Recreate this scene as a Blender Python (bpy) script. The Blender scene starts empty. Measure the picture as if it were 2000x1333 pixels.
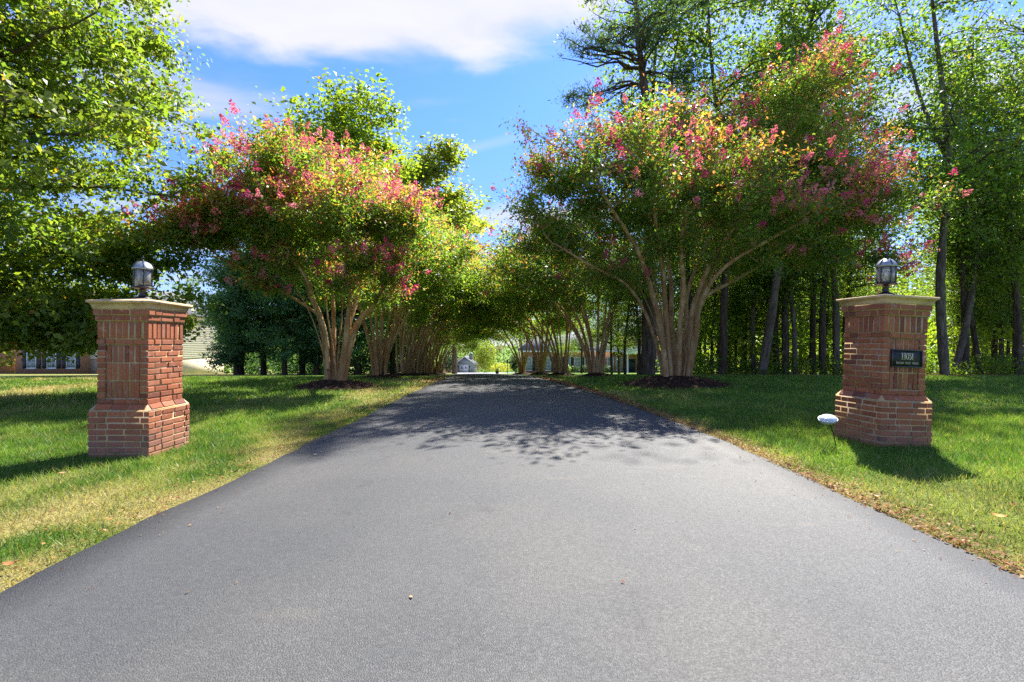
import bpy, math
import numpy as np
from mathutils import Matrix, Vector

# ------------------------------------------------------------------ camera, sky, sun, exposure
scn = bpy.context.scene
COL = scn.collection
CAM_H = 1.3
F_PX = 920.0                      # focal length in pixels of the 2000 px wide photograph
cd = bpy.data.cameras.new('camera')
cd.sensor_width = 36.0
cd.lens = F_PX / 2000.0 * 36.0
cd.clip_start = 0.05
cd.clip_end = 2000.0
cam = bpy.data.objects.new('camera', cd)
cam.location = (0, 0, CAM_H)
cam.rotation_euler = (math.radians(90), 0, 0)
COL.objects.link(cam)
scn.camera = cam

SUN_AZ = math.radians(30)         # to the right of straight ahead (+y)
SUN_EL = math.radians(50)
sd = bpy.data.lights.new('sun', 'SUN')
sd.energy = 4.0
sd.angle = math.radians(0.53)
sd.color = (1.0, 0.955, 0.88)
sun = bpy.data.objects.new('sun', sd)
sv = Vector((math.sin(SUN_AZ) * math.cos(SUN_EL), math.cos(SUN_AZ) * math.cos(SUN_EL), math.sin(SUN_EL)))
sun.rotation_euler = sv.to_track_quat('Z', 'Y').to_euler()
sun.location = (20, 40, 60)
COL.objects.link(sun)

SKY_STRENGTH = 0.10
CLOUD = (2.50, 2.48, 2.56)


class NT:
    """tiny helper round a node tree"""
    def __init__(self, nt):
        self.nt = nt
        self.nodes = nt.nodes
        self.links = nt.links

    def n(self, t, **kw):
        nd = self.nodes.new(t)
        for k, v in kw.items():
            setattr(nd, k, v)
        return nd

    def put(self, sock, v):
        if isinstance(v, bpy.types.NodeSocket):
            self.links.new(v, sock)
        elif isinstance(v, (int, float)):
            sock.default_value = v
        else:
            v = tuple(v)
            if len(v) == 3 and len(sock.default_value) == 4:
                v = v + (1.0,)
            sock.default_value = v

    def math(self, op, a, b=None, c=None, clamp=False):
        nd = self.n('ShaderNodeMath', operation=op, use_clamp=clamp)
        self.put(nd.inputs[0], a)
        if b is not None:
            self.put(nd.inputs[1], b)
        if c is not None:
            self.put(nd.inputs[2], c)
        return nd.outputs[0]

    def mix(self, f, a, b, blend='MIX'):
        nd = self.n('ShaderNodeMix', data_type='RGBA', blend_type=blend)
        self.put(nd.inputs[0], f)
        self.put(nd.inputs[6], a)
        self.put(nd.inputs[7], b)
        return nd.outputs[2]

    def smooth(self, v, lo, hi, a=0.0, b=1.0):
        nd = self.n('ShaderNodeMapRange', interpolation_type='SMOOTHSTEP')
        self.put(nd.inputs[0], v)
        for i, x in zip((1, 2, 3, 4), (lo, hi, a, b)):
            self.put(nd.inputs[i], x)
        return nd.outputs[0]

    def noise(self, vec, scale, detail=3.0, rough=0.55, dist=0.0):
        nd = self.n('ShaderNodeTexNoise')
        if vec is not None:
            self.links.new(vec, nd.inputs['Vector'])
        nd.inputs['Scale'].default_value = scale
        nd.inputs['Detail'].default_value = detail
        nd.inputs['Roughness'].default_value = rough
        nd.inputs['Distortion'].default_value = dist
        return nd.outputs['Fac']

    def mapping(self, vec, scale=(1, 1, 1), loc=(0, 0, 0), rot=(0, 0, 0)):
        nd = self.n('ShaderNodeMapping')
        self.links.new(vec, nd.inputs[0])
        nd.inputs['Scale'].default_value = scale
        nd.inputs['Location'].default_value = loc
        nd.inputs['Rotation'].default_value = rot
        return nd.outputs[0]

    def ramp(self, f, stops):
        nd = self.n('ShaderNodeValToRGB')
        self.put(nd.inputs[0], f)
        el = nd.color_ramp.elements
        while len(el) < len(stops):
            el.new(0.5)
        for e, (p, c) in zip(el, stops):
            e.position = p
            e.color = tuple(c) + (1.0,)
        return nd.outputs[0]

    def bump(self, h, strength=0.3, dist=0.01):
        nd = self.n('ShaderNodeBump')
        nd.inputs['Strength'].default_value = strength
        nd.inputs['Distance'].default_value = dist
        self.links.new(h, nd.inputs['Height'])
        return nd.outputs[0]


world = bpy.data.worlds.new('World')
scn.world = world
world.use_nodes = True
w = NT(world.node_tree)
w.nodes.clear()
sky = w.n('ShaderNodeTexSky', sky_type='NISHITA')
sky.sun_disc = False
sky.sun_elevation = SUN_EL
sky.sun_rotation = SUN_AZ
sky.altitude = 100
sky.air_density = 1.0
sky.dust_density = 0.25
sky.ozone_density = 3.0
tc = w.n('ShaderNodeTexCoord')
sep = w.n('ShaderNodeSeparateXYZ')
w.links.new(tc.outputs['Generated'], sep.inputs[0])
dz = w.math('MAXIMUM', sep.outputs[2], 0.03)
u = w.math('DIVIDE', sep.outputs[0], dz)
v = w.math('DIVIDE', sep.outputs[1], dz)
comb = w.n('ShaderNodeCombineXYZ')
w.links.new(u, comb.inputs[0])
w.links.new(v, comb.inputs[1])
uv = comb.outputs[0]
nz = w.noise(w.mapping(uv, scale=(1, 1.5, 1)), 2.1, 5.0, 0.52, 0.3)
nz2 = w.noise(w.mapping(uv, scale=(0.9, 1.3, 1), loc=(8.6, 34.3, 0)), 0.8, 3.0, 0.5, 0.4)
# the big cloud: a wide patch of the cloud plane with a ragged rim
du = w.math('DIVIDE', w.math('SUBTRACT', u, -0.44), 0.88)
dv = w.math('DIVIDE', w.math('SUBTRACT', v, 1.30), 0.40)
dd = w.math('SQRT', w.math('ADD', w.math('MULTIPLY', du, du), w.math('MULTIPLY', dv, dv)))
dd = w.math('ADD', dd, w.math('MULTIPLY', w.math('SUBTRACT', nz, 0.5), 1.15))
m1 = w.smooth(dd, 1.10, 0.66)
# scattered cloud elsewhere, denser low down where the sheet is seen edge on
m2 = w.math('MULTIPLY', w.smooth(w.math('ADD', nz2, w.math('MULTIPLY', nz, 0.35)), 0.64, 0.86), 0.75)  # cover raised to strengthen the fill light
# one thin streak
sv_ = w.math('SUBTRACT', v, w.math('ADD', 2.52, w.math('MULTIPLY', w.math('ADD', u, 0.35), -0.55)))
m3 = w.math('MULTIPLY', w.smooth(w.math('ABSOLUTE', sv_), 0.10, 0.0), w.smooth(w.math('ABSOLUTE', w.math('SUBTRACT', u, -0.16)), 0.36, 0.1))
m3 = w.math('MULTIPLY', m3, 0.22)
m = w.math('MAXIMUM', w.math('MAXIMUM', m1, m2), m3)
m = w.math('MULTIPLY', m, w.smooth(sep.outputs[2], 0.03, 0.16))
m = w.math('MULTIPLY', m, 0.96)
skyc = w.mix(1.0, sky.outputs[0], w.mix(w.smooth(sep.outputs[2], 0.05, 0.50), (0.34, 0.38, 0.56), (0.325, 0.48, 0.85)), 'MULTIPLY')
body = w.mix(w.smooth(nz, 0.35, 0.7), CLOUD, (2.20, 2.24, 2.45))
colr = w.mix(m, skyc, body)
bg = w.n('ShaderNodeBackground')
w.links.new(colr, bg.inputs[0])
bg.inputs[1].default_value = SKY_STRENGTH
out = w.n('ShaderNodeOutputWorld')
w.links.new(bg.outputs[0], out.inputs[0])

scn.view_settings.view_transform = 'Standard'
scn.view_settings.look = 'None'
scn.view_settings.gamma = 1.0
scn.view_settings.exposure = 1.97
scn.view_settings.use_curve_mapping = False
cy = scn.cycles
cy.use_denoising = False
cy.max_bounces = 12
cy.diffuse_bounces = 6
cy.glossy_bounces = 2
cy.transmission_bounces = 9
cy.transparent_max_bounces = 12
cy.sample_clamp_indirect = 6.0
cy.caustics_reflective = False
cy.caustics_refractive = False

# ------------------------------------------------------------------ general helpers
def rng(seed):
    return np.random.default_rng(seed)


def P(px, py, y):
    """world point seen at pixel (px, py) of the 2000 px photograph, at distance y"""
    return np.array([(px - 1000.0) / F_PX * y, y, CAM_H + (666.5 - py) / F_PX * y])


def norm(a):
    return a / np.maximum(np.linalg.norm(a, axis=-1, keepdims=True), 1e-9)


def _hash(ix, iy, seed):
    h = (ix.astype(np.int64) * 374761393 + iy.astype(np.int64) * 668265263 + seed * 982451653) & 0xffffffff
    h = ((h ^ (h >> 13)) * 1274126177) & 0xffffffff
    h = h ^ (h >> 16)
    return (h & 0xffff) / 65535.0


def vnoise(x, y, seed=0):
    x = np.asarray(x, float); y = np.asarray(y, float)
    ix = np.floor(x); iy = np.floor(y)
    fx = x - ix; fy = y - iy
    fx = fx * fx * (3 - 2 * fx); fy = fy * fy * (3 - 2 * fy)
    a = _hash(ix, iy, seed); b = _hash(ix + 1, iy, seed)
    c = _hash(ix, iy + 1, seed); d = _hash(ix + 1, iy + 1, seed)
    return (a * (1 - fx) + b * fx) * (1 - fy) + (c * (1 - fx) + d * fx) * fy


def fbm(x, y, seed=0, oct=4):
    s = 0; a = 0.5; t = 0
    for o in range(oct):
        s = s + a * vnoise(np.asarray(x) * 2 ** o, np.asarray(y) * 2 ** o, seed + o * 17)
        t += a; a *= 0.5
    return s / t


def sstep(x, lo, hi):
    t = np.clip((np.asarray(x, float) - lo) / (hi - lo), 0, 1)
    return t * t * (3 - 2 * t)


def height(x, y):
    x = np.asarray(x, float); y = np.asarray(y, float)
    t = np.clip((y - 17.0) / 2.0, -30, 60)
    h = -0.066 * 2.0 * np.log1p(np.exp(t))
    h = np.maximum(h, -8.2 + 0.0 * h)
    h = h + 0.06 * sstep(x, 2.6, 4.4) - 0.015 * sstep(-x, 2.6, 4.0)
    h = h + 0.05 * (fbm(x * 0.12, y * 0.12, 5) - 0.5) * sstep(np.abs(x), 3.2, 8.0)
    return h


def make_mesh(name, V, quads=None, tris=None, mat=None, tint=None, smooth=False, mat_idx=None):
    V = np.asarray(V, np.float32)
    me = bpy.data.meshes.new(name)
    loops = []; starts = []; totals = []
    pos = 0
    if quads is not None and len(quads):
        q = np.asarray(quads, np.int32)
        loops.append(q.ravel()); starts.append(pos + np.arange(len(q)) * 4); totals.append(np.full(len(q), 4))
        pos += q.size
    if tris is not None and len(tris):
        t = np.asarray(tris, np.int32)
        loops.append(t.ravel()); starts.append(pos + np.arange(len(t)) * 3); totals.append(np.full(len(t), 3))
        pos += t.size
    L = np.concatenate(loops).astype(np.int32)
    S = np.concatenate(starts).astype(np.int32)
    T = np.concatenate(totals).astype(np.int32)
    me.vertices.add(len(V)); me.vertices.foreach_set('co', V.ravel())
    me.loops.add(len(L)); me.loops.foreach_set('vertex_index', L)
    me.polygons.add(len(S)); me.polygons.foreach_set('loop_start', S); me.polygons.foreach_set('loop_total', T)
    if smooth:
        me.polygons.foreach_set('use_smooth', np.ones(len(S), bool))
    if mat_idx is not None:
        me.polygons.foreach_set('material_index', np.asarray(mat_idx, np.int32))
    if tint is not None:
        at = me.attributes.new('tint', 'FLOAT_COLOR', 'POINT')
        c = np.ones((len(V), 4), np.float32); c[:, :3] = tint
        at.data.foreach_set('color', c.ravel())
    me.update(calc_edges=True)
    for mm in (mat if isinstance(mat, (list, tuple)) else [mat]):
        if mm is not None:
            me.materials.append(mm)
    return me


def link(name, me, parent=None, loc=(0, 0, 0), rot=(0, 0, 0)):
    o = bpy.data.objects.new(name, me)
    COL.objects.link(o)
    o.location = loc; o.rotation_euler = rot
    if parent is not None:
        o.parent = parent
    return o


def tag(o, label=None, cat=None, group=None, kind=None):
    for k, vv in (('label', label), ('category', cat), ('group', group), ('kind', kind)):
        if vv:
            o[k] = vv
    return o


def thing(name, label, cat, loc=(0, 0, 0), rot=(0, 0, 0), group=None, scale=1.0):
    o = bpy.data.objects.new(name, None)
    o.empty_display_size = 0.2
    COL.objects.link(o)
    o.location = loc; o.rotation_euler = rot
    o.scale = (scale,) * 3 if isinstance(scale, (int, float)) else scale
    return tag(o, label, cat, group)


class MB:
    """collects boxes, rings, tubes ... into one mesh"""
    def __init__(self):
        self.V = []; self.Q = []; self.T = []; self.n = 0

    def add(self, V, quads=None, tris=None):
        V = np.asarray(V, float)
        if quads is not None and len(quads):
            self.Q.append(np.asarray(quads) + self.n)
        if tris is not None and len(tris):
            self.T.append(np.asarray(tris) + self.n)
        self.V.append(V); self.n += len(V)
        return self

    def box(self, x0, x1, y0, y1, z0, z1):
        V = [(x0, y0, z0), (x1, y0, z0), (x1, y1, z0), (x0, y1, z0), (x0, y0, z1), (x1, y0, z1), (x1, y1, z1), (x0, y1, z1)]
        return self.add(V, [(0, 3, 2, 1), (4, 5, 6, 7), (0, 1, 5, 4), (1, 2, 6, 5), (2, 3, 7, 6), (3, 0, 4, 7)])

    def lathe(self, prof, seg=16, c=(0, 0, 0), sx=1.0, sy=1.0, phase=0.0):
        prof = np.asarray(prof, float)
        a = np.arange(seg) / seg * 2 * math.pi + phase
        V = np.stack([np.outer(prof[:, 0], np.cos(a)) * sx + c[0], np.outer(prof[:, 0], np.sin(a)) * sy + c[1],
                      np.repeat(prof[:, 1][:, None], seg, 1) + c[2]], -1).reshape(-1, 3)
        i = np.arange(len(prof) - 1)[:, None] * seg; j = np.arange(seg)[None]; j2 = (j + 1) % seg
        Q = np.stack([i + j, i + j2, i + seg + j2, i + seg + j], -1).reshape(-1, 4)
        return self.add(V, Q)

    def tube(self, pts, rad, sides=8):
        V, Q = tube_batch(np.asarray(pts, float)[None], np.asarray(rad, float)[None], sides)
        return self.add(V, Q)

    def prism(self, poly, axis, lo, hi):
        """polygon (list of 2-D points) extruded along an axis ('x','y','z')"""
        n = len(poly)
        V = []
        for d in (lo, hi):
            for (a, b) in poly:
                V.append({'x': (d, a, b), 'y': (a, d, b), 'z': (a, b, d)}[axis])
        Q = [(i, (i + 1) % n, n + (i + 1) % n, n + i) for i in range(n)]
        T = [(0, i + 1, i) for i in range(1, n - 1)] + [(n, n + i, n + i + 1) for i in range(1, n - 1)]
        return self.add(V, Q, T)

    def mesh(self, name, mat, smooth=False):
        V = np.concatenate(self.V)
        return make_mesh(name, V, np.concatenate(self.Q) if self.Q else None, np.concatenate(self.T) if self.T else None, mat, smooth=smooth)

    def build(self, name, mat, parent=None, smooth=False, loc=(0, 0, 0), rot=(0, 0, 0)):
        return link(name, self.mesh(name, mat, smooth), parent, loc, rot)


def tube_batch(PT, R, sides):
    """PT (B,N,3) centre lines, R (B,N) radii -> verts, quads of B tubes"""
    B, N, _ = PT.shape
    t = np.gradient(PT, axis=1)
    t = norm(t)
    d = np.abs(PT[:, -1] - PT[:, 0])
    k = np.argmin(d, axis=1)
    ref = np.eye(3)[k][:, None, :]
    uu = norm(np.cross(t, np.broadcast_to(ref, t.shape)))
    vv = np.cross(t, uu)
    a = np.arange(sides) / sides * 2 * math.pi
    V = PT[:, :, None, :] + R[:, :, None, None] * (uu[:, :, None, :] * np.cos(a)[None, None, :, None] + vv[:, :, None, :] * np.sin(a)[None, None, :, None])
    base = (np.arange(B) * N * sides)[:, None, None]
    i = (np.arange(N - 1) * sides)[None, :, None]
    j = np.arange(sides)[None, None, :]
    j2 = (j + 1) % sides
    Q = np.stack([base + i + j, base + i + j2, base + i + sides + j2, base + i + sides + j], -1).reshape(-1, 4)
    return V.reshape(-1, 3), Q


# ------------------------------------------------------------------ materials
def material(name):
    mt = bpy.data.materials.new(name)
    mt.use_nodes = True
    t = NT(mt.node_tree)
    t.nodes.clear()
    o = t.n('ShaderNodeOutputMaterial')
    return mt, t, o


def principled(t, o, color, rough=0.7, spec=0.3, metallic=0.0, normal=None):
    b = t.n('ShaderNodeBsdfPrincipled')
    t.put(b.inputs['Base Color'], color)
    t.put(b.inputs['Roughness'], rough)
    b.inputs['Specular IOR Level'].default_value = spec
    b.inputs['Metallic'].default_value = metallic
    if normal is not None:
        t.links.new(normal, b.inputs['Normal'])
    t.links.new(b.outputs[0], o.inputs[0])
    return b


def simple(name, color, rough=0.6, spec=0.3, metallic=0.0, var=0.12, scale=14.0):
    mt, t, o = material(name)
    pos = t.n('ShaderNodeTexCoord').outputs['Object']
    nn = t.noise(pos, scale, 4)
    c = t.mix(nn, [x * (1 - var) for x in color], [min(1, x * (1 + var)) for x in color])
    principled(t, o, c, rough, spec, metallic, t.bump(nn, 0.12, 0.004))
    return mt


def leaf_material(name, trans=0.56, tcol=(2.1, 2.25, 0.75), spec=0.35, rough=0.45):
    mt, t, o = material(name)
    at = t.n('ShaderNodeAttribute', attribute_name='tint')
    b = principled(t, o, at.outputs['Color'], rough, spec)
    tr = t.n('ShaderNodeBsdfTranslucent')
    t.put(tr.inputs['Color'], t.mix(1.0, at.outputs['Color'], tcol, 'MULTIPLY'))
    mx = t.n('ShaderNodeMixShader')
    mx.inputs[0].default_value = trans
    t.links.new(b.outputs[0], mx.inputs[1]); t.links.new(tr.outputs[0], mx.inputs[2])
    t.links.new(mx.outputs[0], o.inputs[0])
    return mt


M_LEAF = leaf_material('broad_leaf')
M_CONIFER = leaf_material('conifer_leaf', 0.45, (1.7, 1.9, 1.0), 0.35, 0.5)
M_PETAL = leaf_material('petal', 0.40, (1.25, 1.0, 1.0), 0.1, 0.7)
M_GRASS = leaf_material('grass_blade', 0.40, (1.45, 1.4, 0.7), 0.25, 0.5)
M_DRYLEAF = leaf_material('dry_leaf', 0.2, (1.2, 1.0, 0.7), 0.15, 0.7)


def bark_material(name, a, b, c, stretch, bump_d, bump_s=0.6, scale=9.0):
    mt, t, o = material(name)
    pos = t.n('ShaderNodeTexCoord').outputs['Object']
    mp = t.mapping(pos, scale=(1, 1, stretch))
    n1 = t.noise(mp, scale, 5, 0.6, 0.4)
    n2 = t.noise(mp, scale * 0.35, 3, 0.5, 0.2)
    n3 = t.noise(pos, 1.3, 2)
    col = t.ramp(n1, [(0.3, a), (0.5, b), (0.68, c)])
    col = t.mix(t.smooth(n2, 0.5, 0.66), col, t.mix(0.6, col, a))
    n6 = t.noise(t.mapping(pos, scale=(1, 1, 0.35), loc=(4.4, 1.2, 0)), scale * 0.55, 4, 0.65, 0.8)
    col = t.mix(t.smooth(n6, 0.54, 0.60, 0.0, 0.75), col, t.mix(1.0, a, (1.25, 1.15, 1.1), 'MULTIPLY'))
    col = t.mix(t.math('MULTIPLY', n3, 0.35), col, [x * 0.6 for x in b])
    principled(t, o, col, 0.85, 0.15, 0, t.bump(t.math('ADD', n1, t.math('MULTIPLY', n2, 0.6)), bump_s, bump_d))
    return mt


M_CRAPE_BARK = bark_material('crape_myrtle_bark', (0.22, 0.108, 0.045), (0.43, 0.27, 0.125), (0.56, 0.40, 0.215), 0.20, 0.016, 0.8, 8.0)
M_BARK = bark_material('forest_bark', (0.034, 0.025, 0.018), (0.098, 0.070, 0.050), (0.175, 0.132, 0.095), 0.16, 0.03, 0.8, 12.0)
M_GREYBARK = bark_material('grey_bark', (0.060, 0.046, 0.035), (0.150, 0.118, 0.088), (0.25, 0.205, 0.160), 0.2, 0.02, 0.7, 12.0)


# ------------------------------------------------------------------ ground, driveway
EDGE = np.array([  # y, left edge, right edge
    (-14, -6.5, 7.0), (-8, -3.6, 3.9), (-3, -2.85, 3.0), (2.4, -2.64, 2.78), (6, -2.56, 2.75), (9, -2.53, 2.44), (12.2, -2.50, 2.0),
    (15, -2.45, 1.45), (18, -2.55, 1.1), (22, -2.85, 0.8), (30, -3.7, 0.2), (40, -4.9, -0.9), (60, -7.3, -2.0), (78, -9.3, -1.2),
    (92, -11.2, 0.6), (125, -15.5, 1.5), (131, -16.2, 1.5)])


def drive_edges(y):
    return np.interp(y, EDGE[:, 0], EDGE[:, 1]), np.interp(y, EDGE[:, 0], EDGE[:, 2])


def drive_dist(x, y):
    """signed distance outside the driveway edge (negative on the asphalt)"""
    l, r = drive_edges(y)
    d = np.maximum(l - x, x - r)
    return np.where(y > 131, np.maximum(d, y - 131), d)


LAWN_G1 = np.array((0.082, 0.172, 0.024)); LAWN_G2 = np.array((0.160, 0.270, 0.038))
STRAW = np.array((0.40, 0.32, 0.145)); DIRT = np.array((0.235, 0.150, 0.075)); FLOOR = np.array((0.105, 0.066, 0.036)); OLIVE = np.array((0.17, 0.18, 0.035))


def woods_mask(x, y):
    """1 under the woods to the right of the lawn and behind the left one"""
    r = sstep(y + 0.9 * (fbm(x * 0.4, y * 0.4, 91) - 0.5) * 3, 18.2, 20.4) * sstep(x - np.interp(y, [17, 24, 40, 60], [7.0, 8.0, 12, 26]), 0, 3)
    l = sstep(y, 30, 34) * sstep(-x, 9, 12) * (1 - sstep(-x, 26, 30)) 
    return np.maximum(r, l)


def lawn_colour(x, y):
    n1 = fbm(x * 0.55, y * 0.55, 11); n2 = fbm(x * 2.3, y * 2.3, 23); n3 = fbm(x * 0.18, y * 0.18, 31)
    d = drive_dist(x, y)
    c = LAWN_G1 + (LAWN_G2 - LAWN_G1) * sstep(n2, 0.35, 0.7)[..., None]
    left = sstep(-x, 0.0, 1.0)
    # parched turf beside the drive, wider on the left side
    dry = sstep(n1 + 0.35 * n2, 0.66 , 0.92) * (0.35 + 0.65 * left) * (1 - sstep(d, 0.9, 2.6 + 1.4 * n3))
    dry = np.maximum(dry * 0.75, left * 0.55 * (1 - sstep(d, 0.25, 1.6)) * sstep(n2, 0.34, 0.64))
    dry = np.maximum(dry, 0.28 * left * sstep(n1, 0.52, 0.75) * (1 - sstep(-x, 9.0, 14.0)) * (1 - sstep(y, 9, 14)))
    dry = np.maximum(dry, sstep(-x - 0.25 * y, 7.5, 10.0) * sstep(n1 + n2, 0.8, 1.15) * 0.8)
    c = c + (STRAW - c) * dry[..., None]
    rim = (1 - sstep(d, 0.04, 0.36 + 0.22 * n2)) * sstep(n2, 0.2, 0.55)
    rimc = np.where((left > 0.5)[..., None], OLIVE + (STRAW - OLIVE) * sstep(n1, 0.35, 0.65)[..., None], DIRT + (STRAW - DIRT) * sstep(n2, 0.4, 0.62)[..., None])
    c = c + (rimc - c) * (rim * 0.8)[..., None]
    wm = woods_mask(x, y)
    c = c + (FLOOR - c) * wm[..., None]
    return c, dry, wm


def lawn_material():
    mt, t, o = material('lawn_turf')
    at = t.n('ShaderNodeAttribute', attribute_name='tint').outputs['Color']
    pos = t.n('ShaderNodeNewGeometry').outputs['Position']
    n1 = t.noise(pos, 38.0, 4, 0.65)
    n2 = t.noise(t.mapping(pos, scale=(1, 1.0, 1)), 7.0, 3)
    n3 = t.noise(pos, 140.0, 2, 0.6)
    c = t.mix(t.smooth(n1, 0.3, 0.72), t.mix(1.0, at, (0.50, 0.50, 0.55), 'MULTIPLY'), t.mix(1.0, at, (1.35, 1.28, 1.1), 'MULTIPLY'))
    c = t.mix(t.math('MULTIPLY', t.smooth(n2, 0.45, 0.75), 0.35), c, t.mix(1.0, at, (1.15, 1.0, 0.9), 'MULTIPLY'))
    principled(t, o, c, 0.9, 0.1, 0, t.bump(t.math('ADD', n1, t.math('MULTIPLY', n3, 0.5)), 0.9, 0.05))
    return mt


def spaced(*segs):
    out_ = []
    for a, b, st in segs:
        out_.append(np.arange(a, b, st))
    return np.concatenate(out_ + [np.array([segs[-1][1]])])


gx = spaced((-600, -100, 50), (-100, -30, 5), (-30, -14, 1.0), (-14, 14, 0.35), (14, 40, 1.0), (40, 100, 5), (100, 600, 50))
gy = spaced((-120, -20, 10), (-20, 0, 1.0), (0, 24, 0.35), (24, 60, 1.0), (60, 160, 4), (160, 900, 40))
X, Y = np.meshgrid(gx, gy)
Z = height(X, Y)
lc, _, _ = lawn_colour(X, Y)
nxg, nyg = len(gx), len(gy)
ii = (np.arange(nyg - 1)[:, None] * nxg + np.arange(nxg - 1)[None]).ravel()
ground = link('lawn', make_mesh('lawn', np.stack([X, Y, Z], -1).reshape(-1, 3), np.stack([ii, ii + 1, ii + nxg + 1, ii + nxg], -1),
                                mat=lawn_material(), tint=lc.reshape(-1, 3), smooth=True))
tag(ground, kind='structure')


def asphalt_material():
    mt, t, o = material('asphalt')
    pos = t.n('ShaderNodeNewGeometry').outputs['Position']
    sepn = t.n('ShaderNodeSeparateXYZ')
    t.links.new(pos, sepn.inputs[0])
    vor = t.n('ShaderNodeTexVoronoi')
    t.links.new(pos, vor.inputs['Vector'])
    vor.inputs['Scale'].default_value = 150.0
    sepc = t.n('ShaderNodeSeparateColor')
    t.links.new(vor.outputs['Color'], sepc.inputs[0])
    grain = sepc.outputs[0]
    fine = t.noise(pos, 210.0, 2, 0.7)
    mid = t.noise(pos, 24.0, 4, 0.6)
    big = t.noise(pos, 0.55, 3, 0.5)
    big2 = t.noise(t.mapping(pos, scale=(1.0, 0.55, 1), loc=(3.1, 5.7, 0)), 1.4, 3, 0.55)
    g = t.math('ADD', t.math('MULTIPLY', grain, 0.6), t.math('MULTIPLY', fine, 0.55))
    c = t.ramp(g, [(0.12, (0.040, 0.041, 0.0415)), (0.42, (0.054, 0.0555, 0.0565)), (0.70, (0.067, 0.0685, 0.069)), (0.97, (0.098, 0.099, 0.098))])
    c = t.mix(t.smooth(mid, 0.38, 0.7, 0.0, 0.30), c, t.mix(1.0, c, (0.62, 0.62, 0.64), 'MULTIPLY'))
    c = t.mix(t.smooth(big, 0.40, 0.66, 0.0, 0.85), c, t.mix(1.0, c, (1.30, 1.25, 1.15), 'MULTIPLY'))
    # polished wheel tracks, run slightly paler than the crown of the drive
    wob_ = t.math('MULTIPLY', t.math('SUBTRACT', big, 0.5), 0.9)
    ax_ = t.math('ABSOLUTE', t.math('SUBTRACT', t.math('ABSOLUTE', t.math('ADD', sepn.outputs[0], wob_)), 0.85))
    c = t.mix(t.math('MULTIPLY', t.smooth(ax_, 0.45, 0.0), t.smooth(mid, 0.25, 0.75, 0.05, 0.30)), c, t.mix(1.0, c, (1.30, 1.27, 1.22), 'MULTIPLY'))
    # scattered stains and a few hairline cracks
    st_ = t.noise(t.mapping(pos, loc=(9.2, 1.4, 0)), 2.6, 3, 0.5)
    c = t.mix(t.smooth(st_, 0.66, 0.74, 0.0, 0.45), c, t.mix(1.0, c, (0.62, 0.60, 0.58), 'MULTIPLY'))
    pt_ = t.noise(t.mapping(pos, scale=(0.6, 1.6, 1), loc=(2.2, 4.4, 0)), 1.1, 4, 0.6)
    c = t.mix(t.smooth(pt_, 0.60, 0.70, 0.0, 0.30), c, (0.135, 0.118, 0.095))
    crk = t.n('ShaderNodeTexVoronoi', feature='DISTANCE_TO_EDGE')
    t.links.new(t.mapping(pos, scale=(1, 0.7, 1)), crk.inputs['Vector']); crk.inputs['Scale'].default_value = 0.42
    dist_ = t.math('ADD', crk.outputs['Distance'], t.math('MULTIPLY', t.math('SUBTRACT', mid, 0.5), 0.02))
    cm = t.math('MULTIPLY', t.smooth(t.math('ABSOLUTE', dist_), 0.0045, 0.0015), t.smooth(big2, 0.50, 0.62))
    c = t.mix(t.math('MULTIPLY', cm, 0.22), c, (0.022, 0.021, 0.020))
    c = t.mix(t.smooth(big2, 0.52, 0.70, 0.0, 0.45), c, t.mix(1.0, c, (0.76, 0.77, 0.80), 'MULTIPLY'))
    # colour darkens further up the drive, faint paler seam near where that starts
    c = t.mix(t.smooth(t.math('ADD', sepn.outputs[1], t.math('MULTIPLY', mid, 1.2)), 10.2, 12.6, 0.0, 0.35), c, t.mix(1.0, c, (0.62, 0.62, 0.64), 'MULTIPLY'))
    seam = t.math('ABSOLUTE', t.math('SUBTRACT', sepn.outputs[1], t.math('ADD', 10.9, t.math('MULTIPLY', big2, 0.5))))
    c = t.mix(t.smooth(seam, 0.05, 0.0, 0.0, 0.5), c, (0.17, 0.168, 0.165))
    # colour turns paler grey on the far stretch and pad by the garage
    c = t.mix(t.smooth(sepn.outputs[1], 48.0, 52.0), c, (0.33, 0.32, 0.315))
    hgt = t.math('ADD', t.math('MULTIPLY', vor.outputs['Distance'], -1.6), t.math('ADD', fine, t.math('MULTIPLY', mid, 0.8)))
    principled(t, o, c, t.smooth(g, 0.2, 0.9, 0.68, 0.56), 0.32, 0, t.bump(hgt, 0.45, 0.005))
    return mt


dy = spaced((-14, 24, 0.2), (24, 60, 0.6), (60, 131, 2))
el, er = drive_edges(dy)
wob = 0.035 * (fbm(dy * 0.9, dy * 0 + 3.3, 7) - 0.5) * 2 + 0.035 * (vnoise(dy * 4.1, dy * 0 + 8.8, 9) - 0.5) * 2
el = el + wob
er = er + 0.035 * (fbm(dy * 0.8, dy * 0 + 13.3, 8) - 0.5) * 2 + 0.035 * (vnoise(dy * 4.3, dy * 0 + 1.8, 10) - 0.5) * 2
nc = 15
uu = np.linspace(0, 1, nc)
DX = el[:, None] + (er - el)[:, None] * uu[None]
DY = np.repeat(dy[:, None], nc, 1)
crown = 0.035 * (1 - (2 * uu - 1) ** 2)
DZ = height(DX, DY) + 0.016 + crown[None] + 0.004 * (fbm(DX * 0.9, DY * 0.9, 77) - 0.5)
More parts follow.
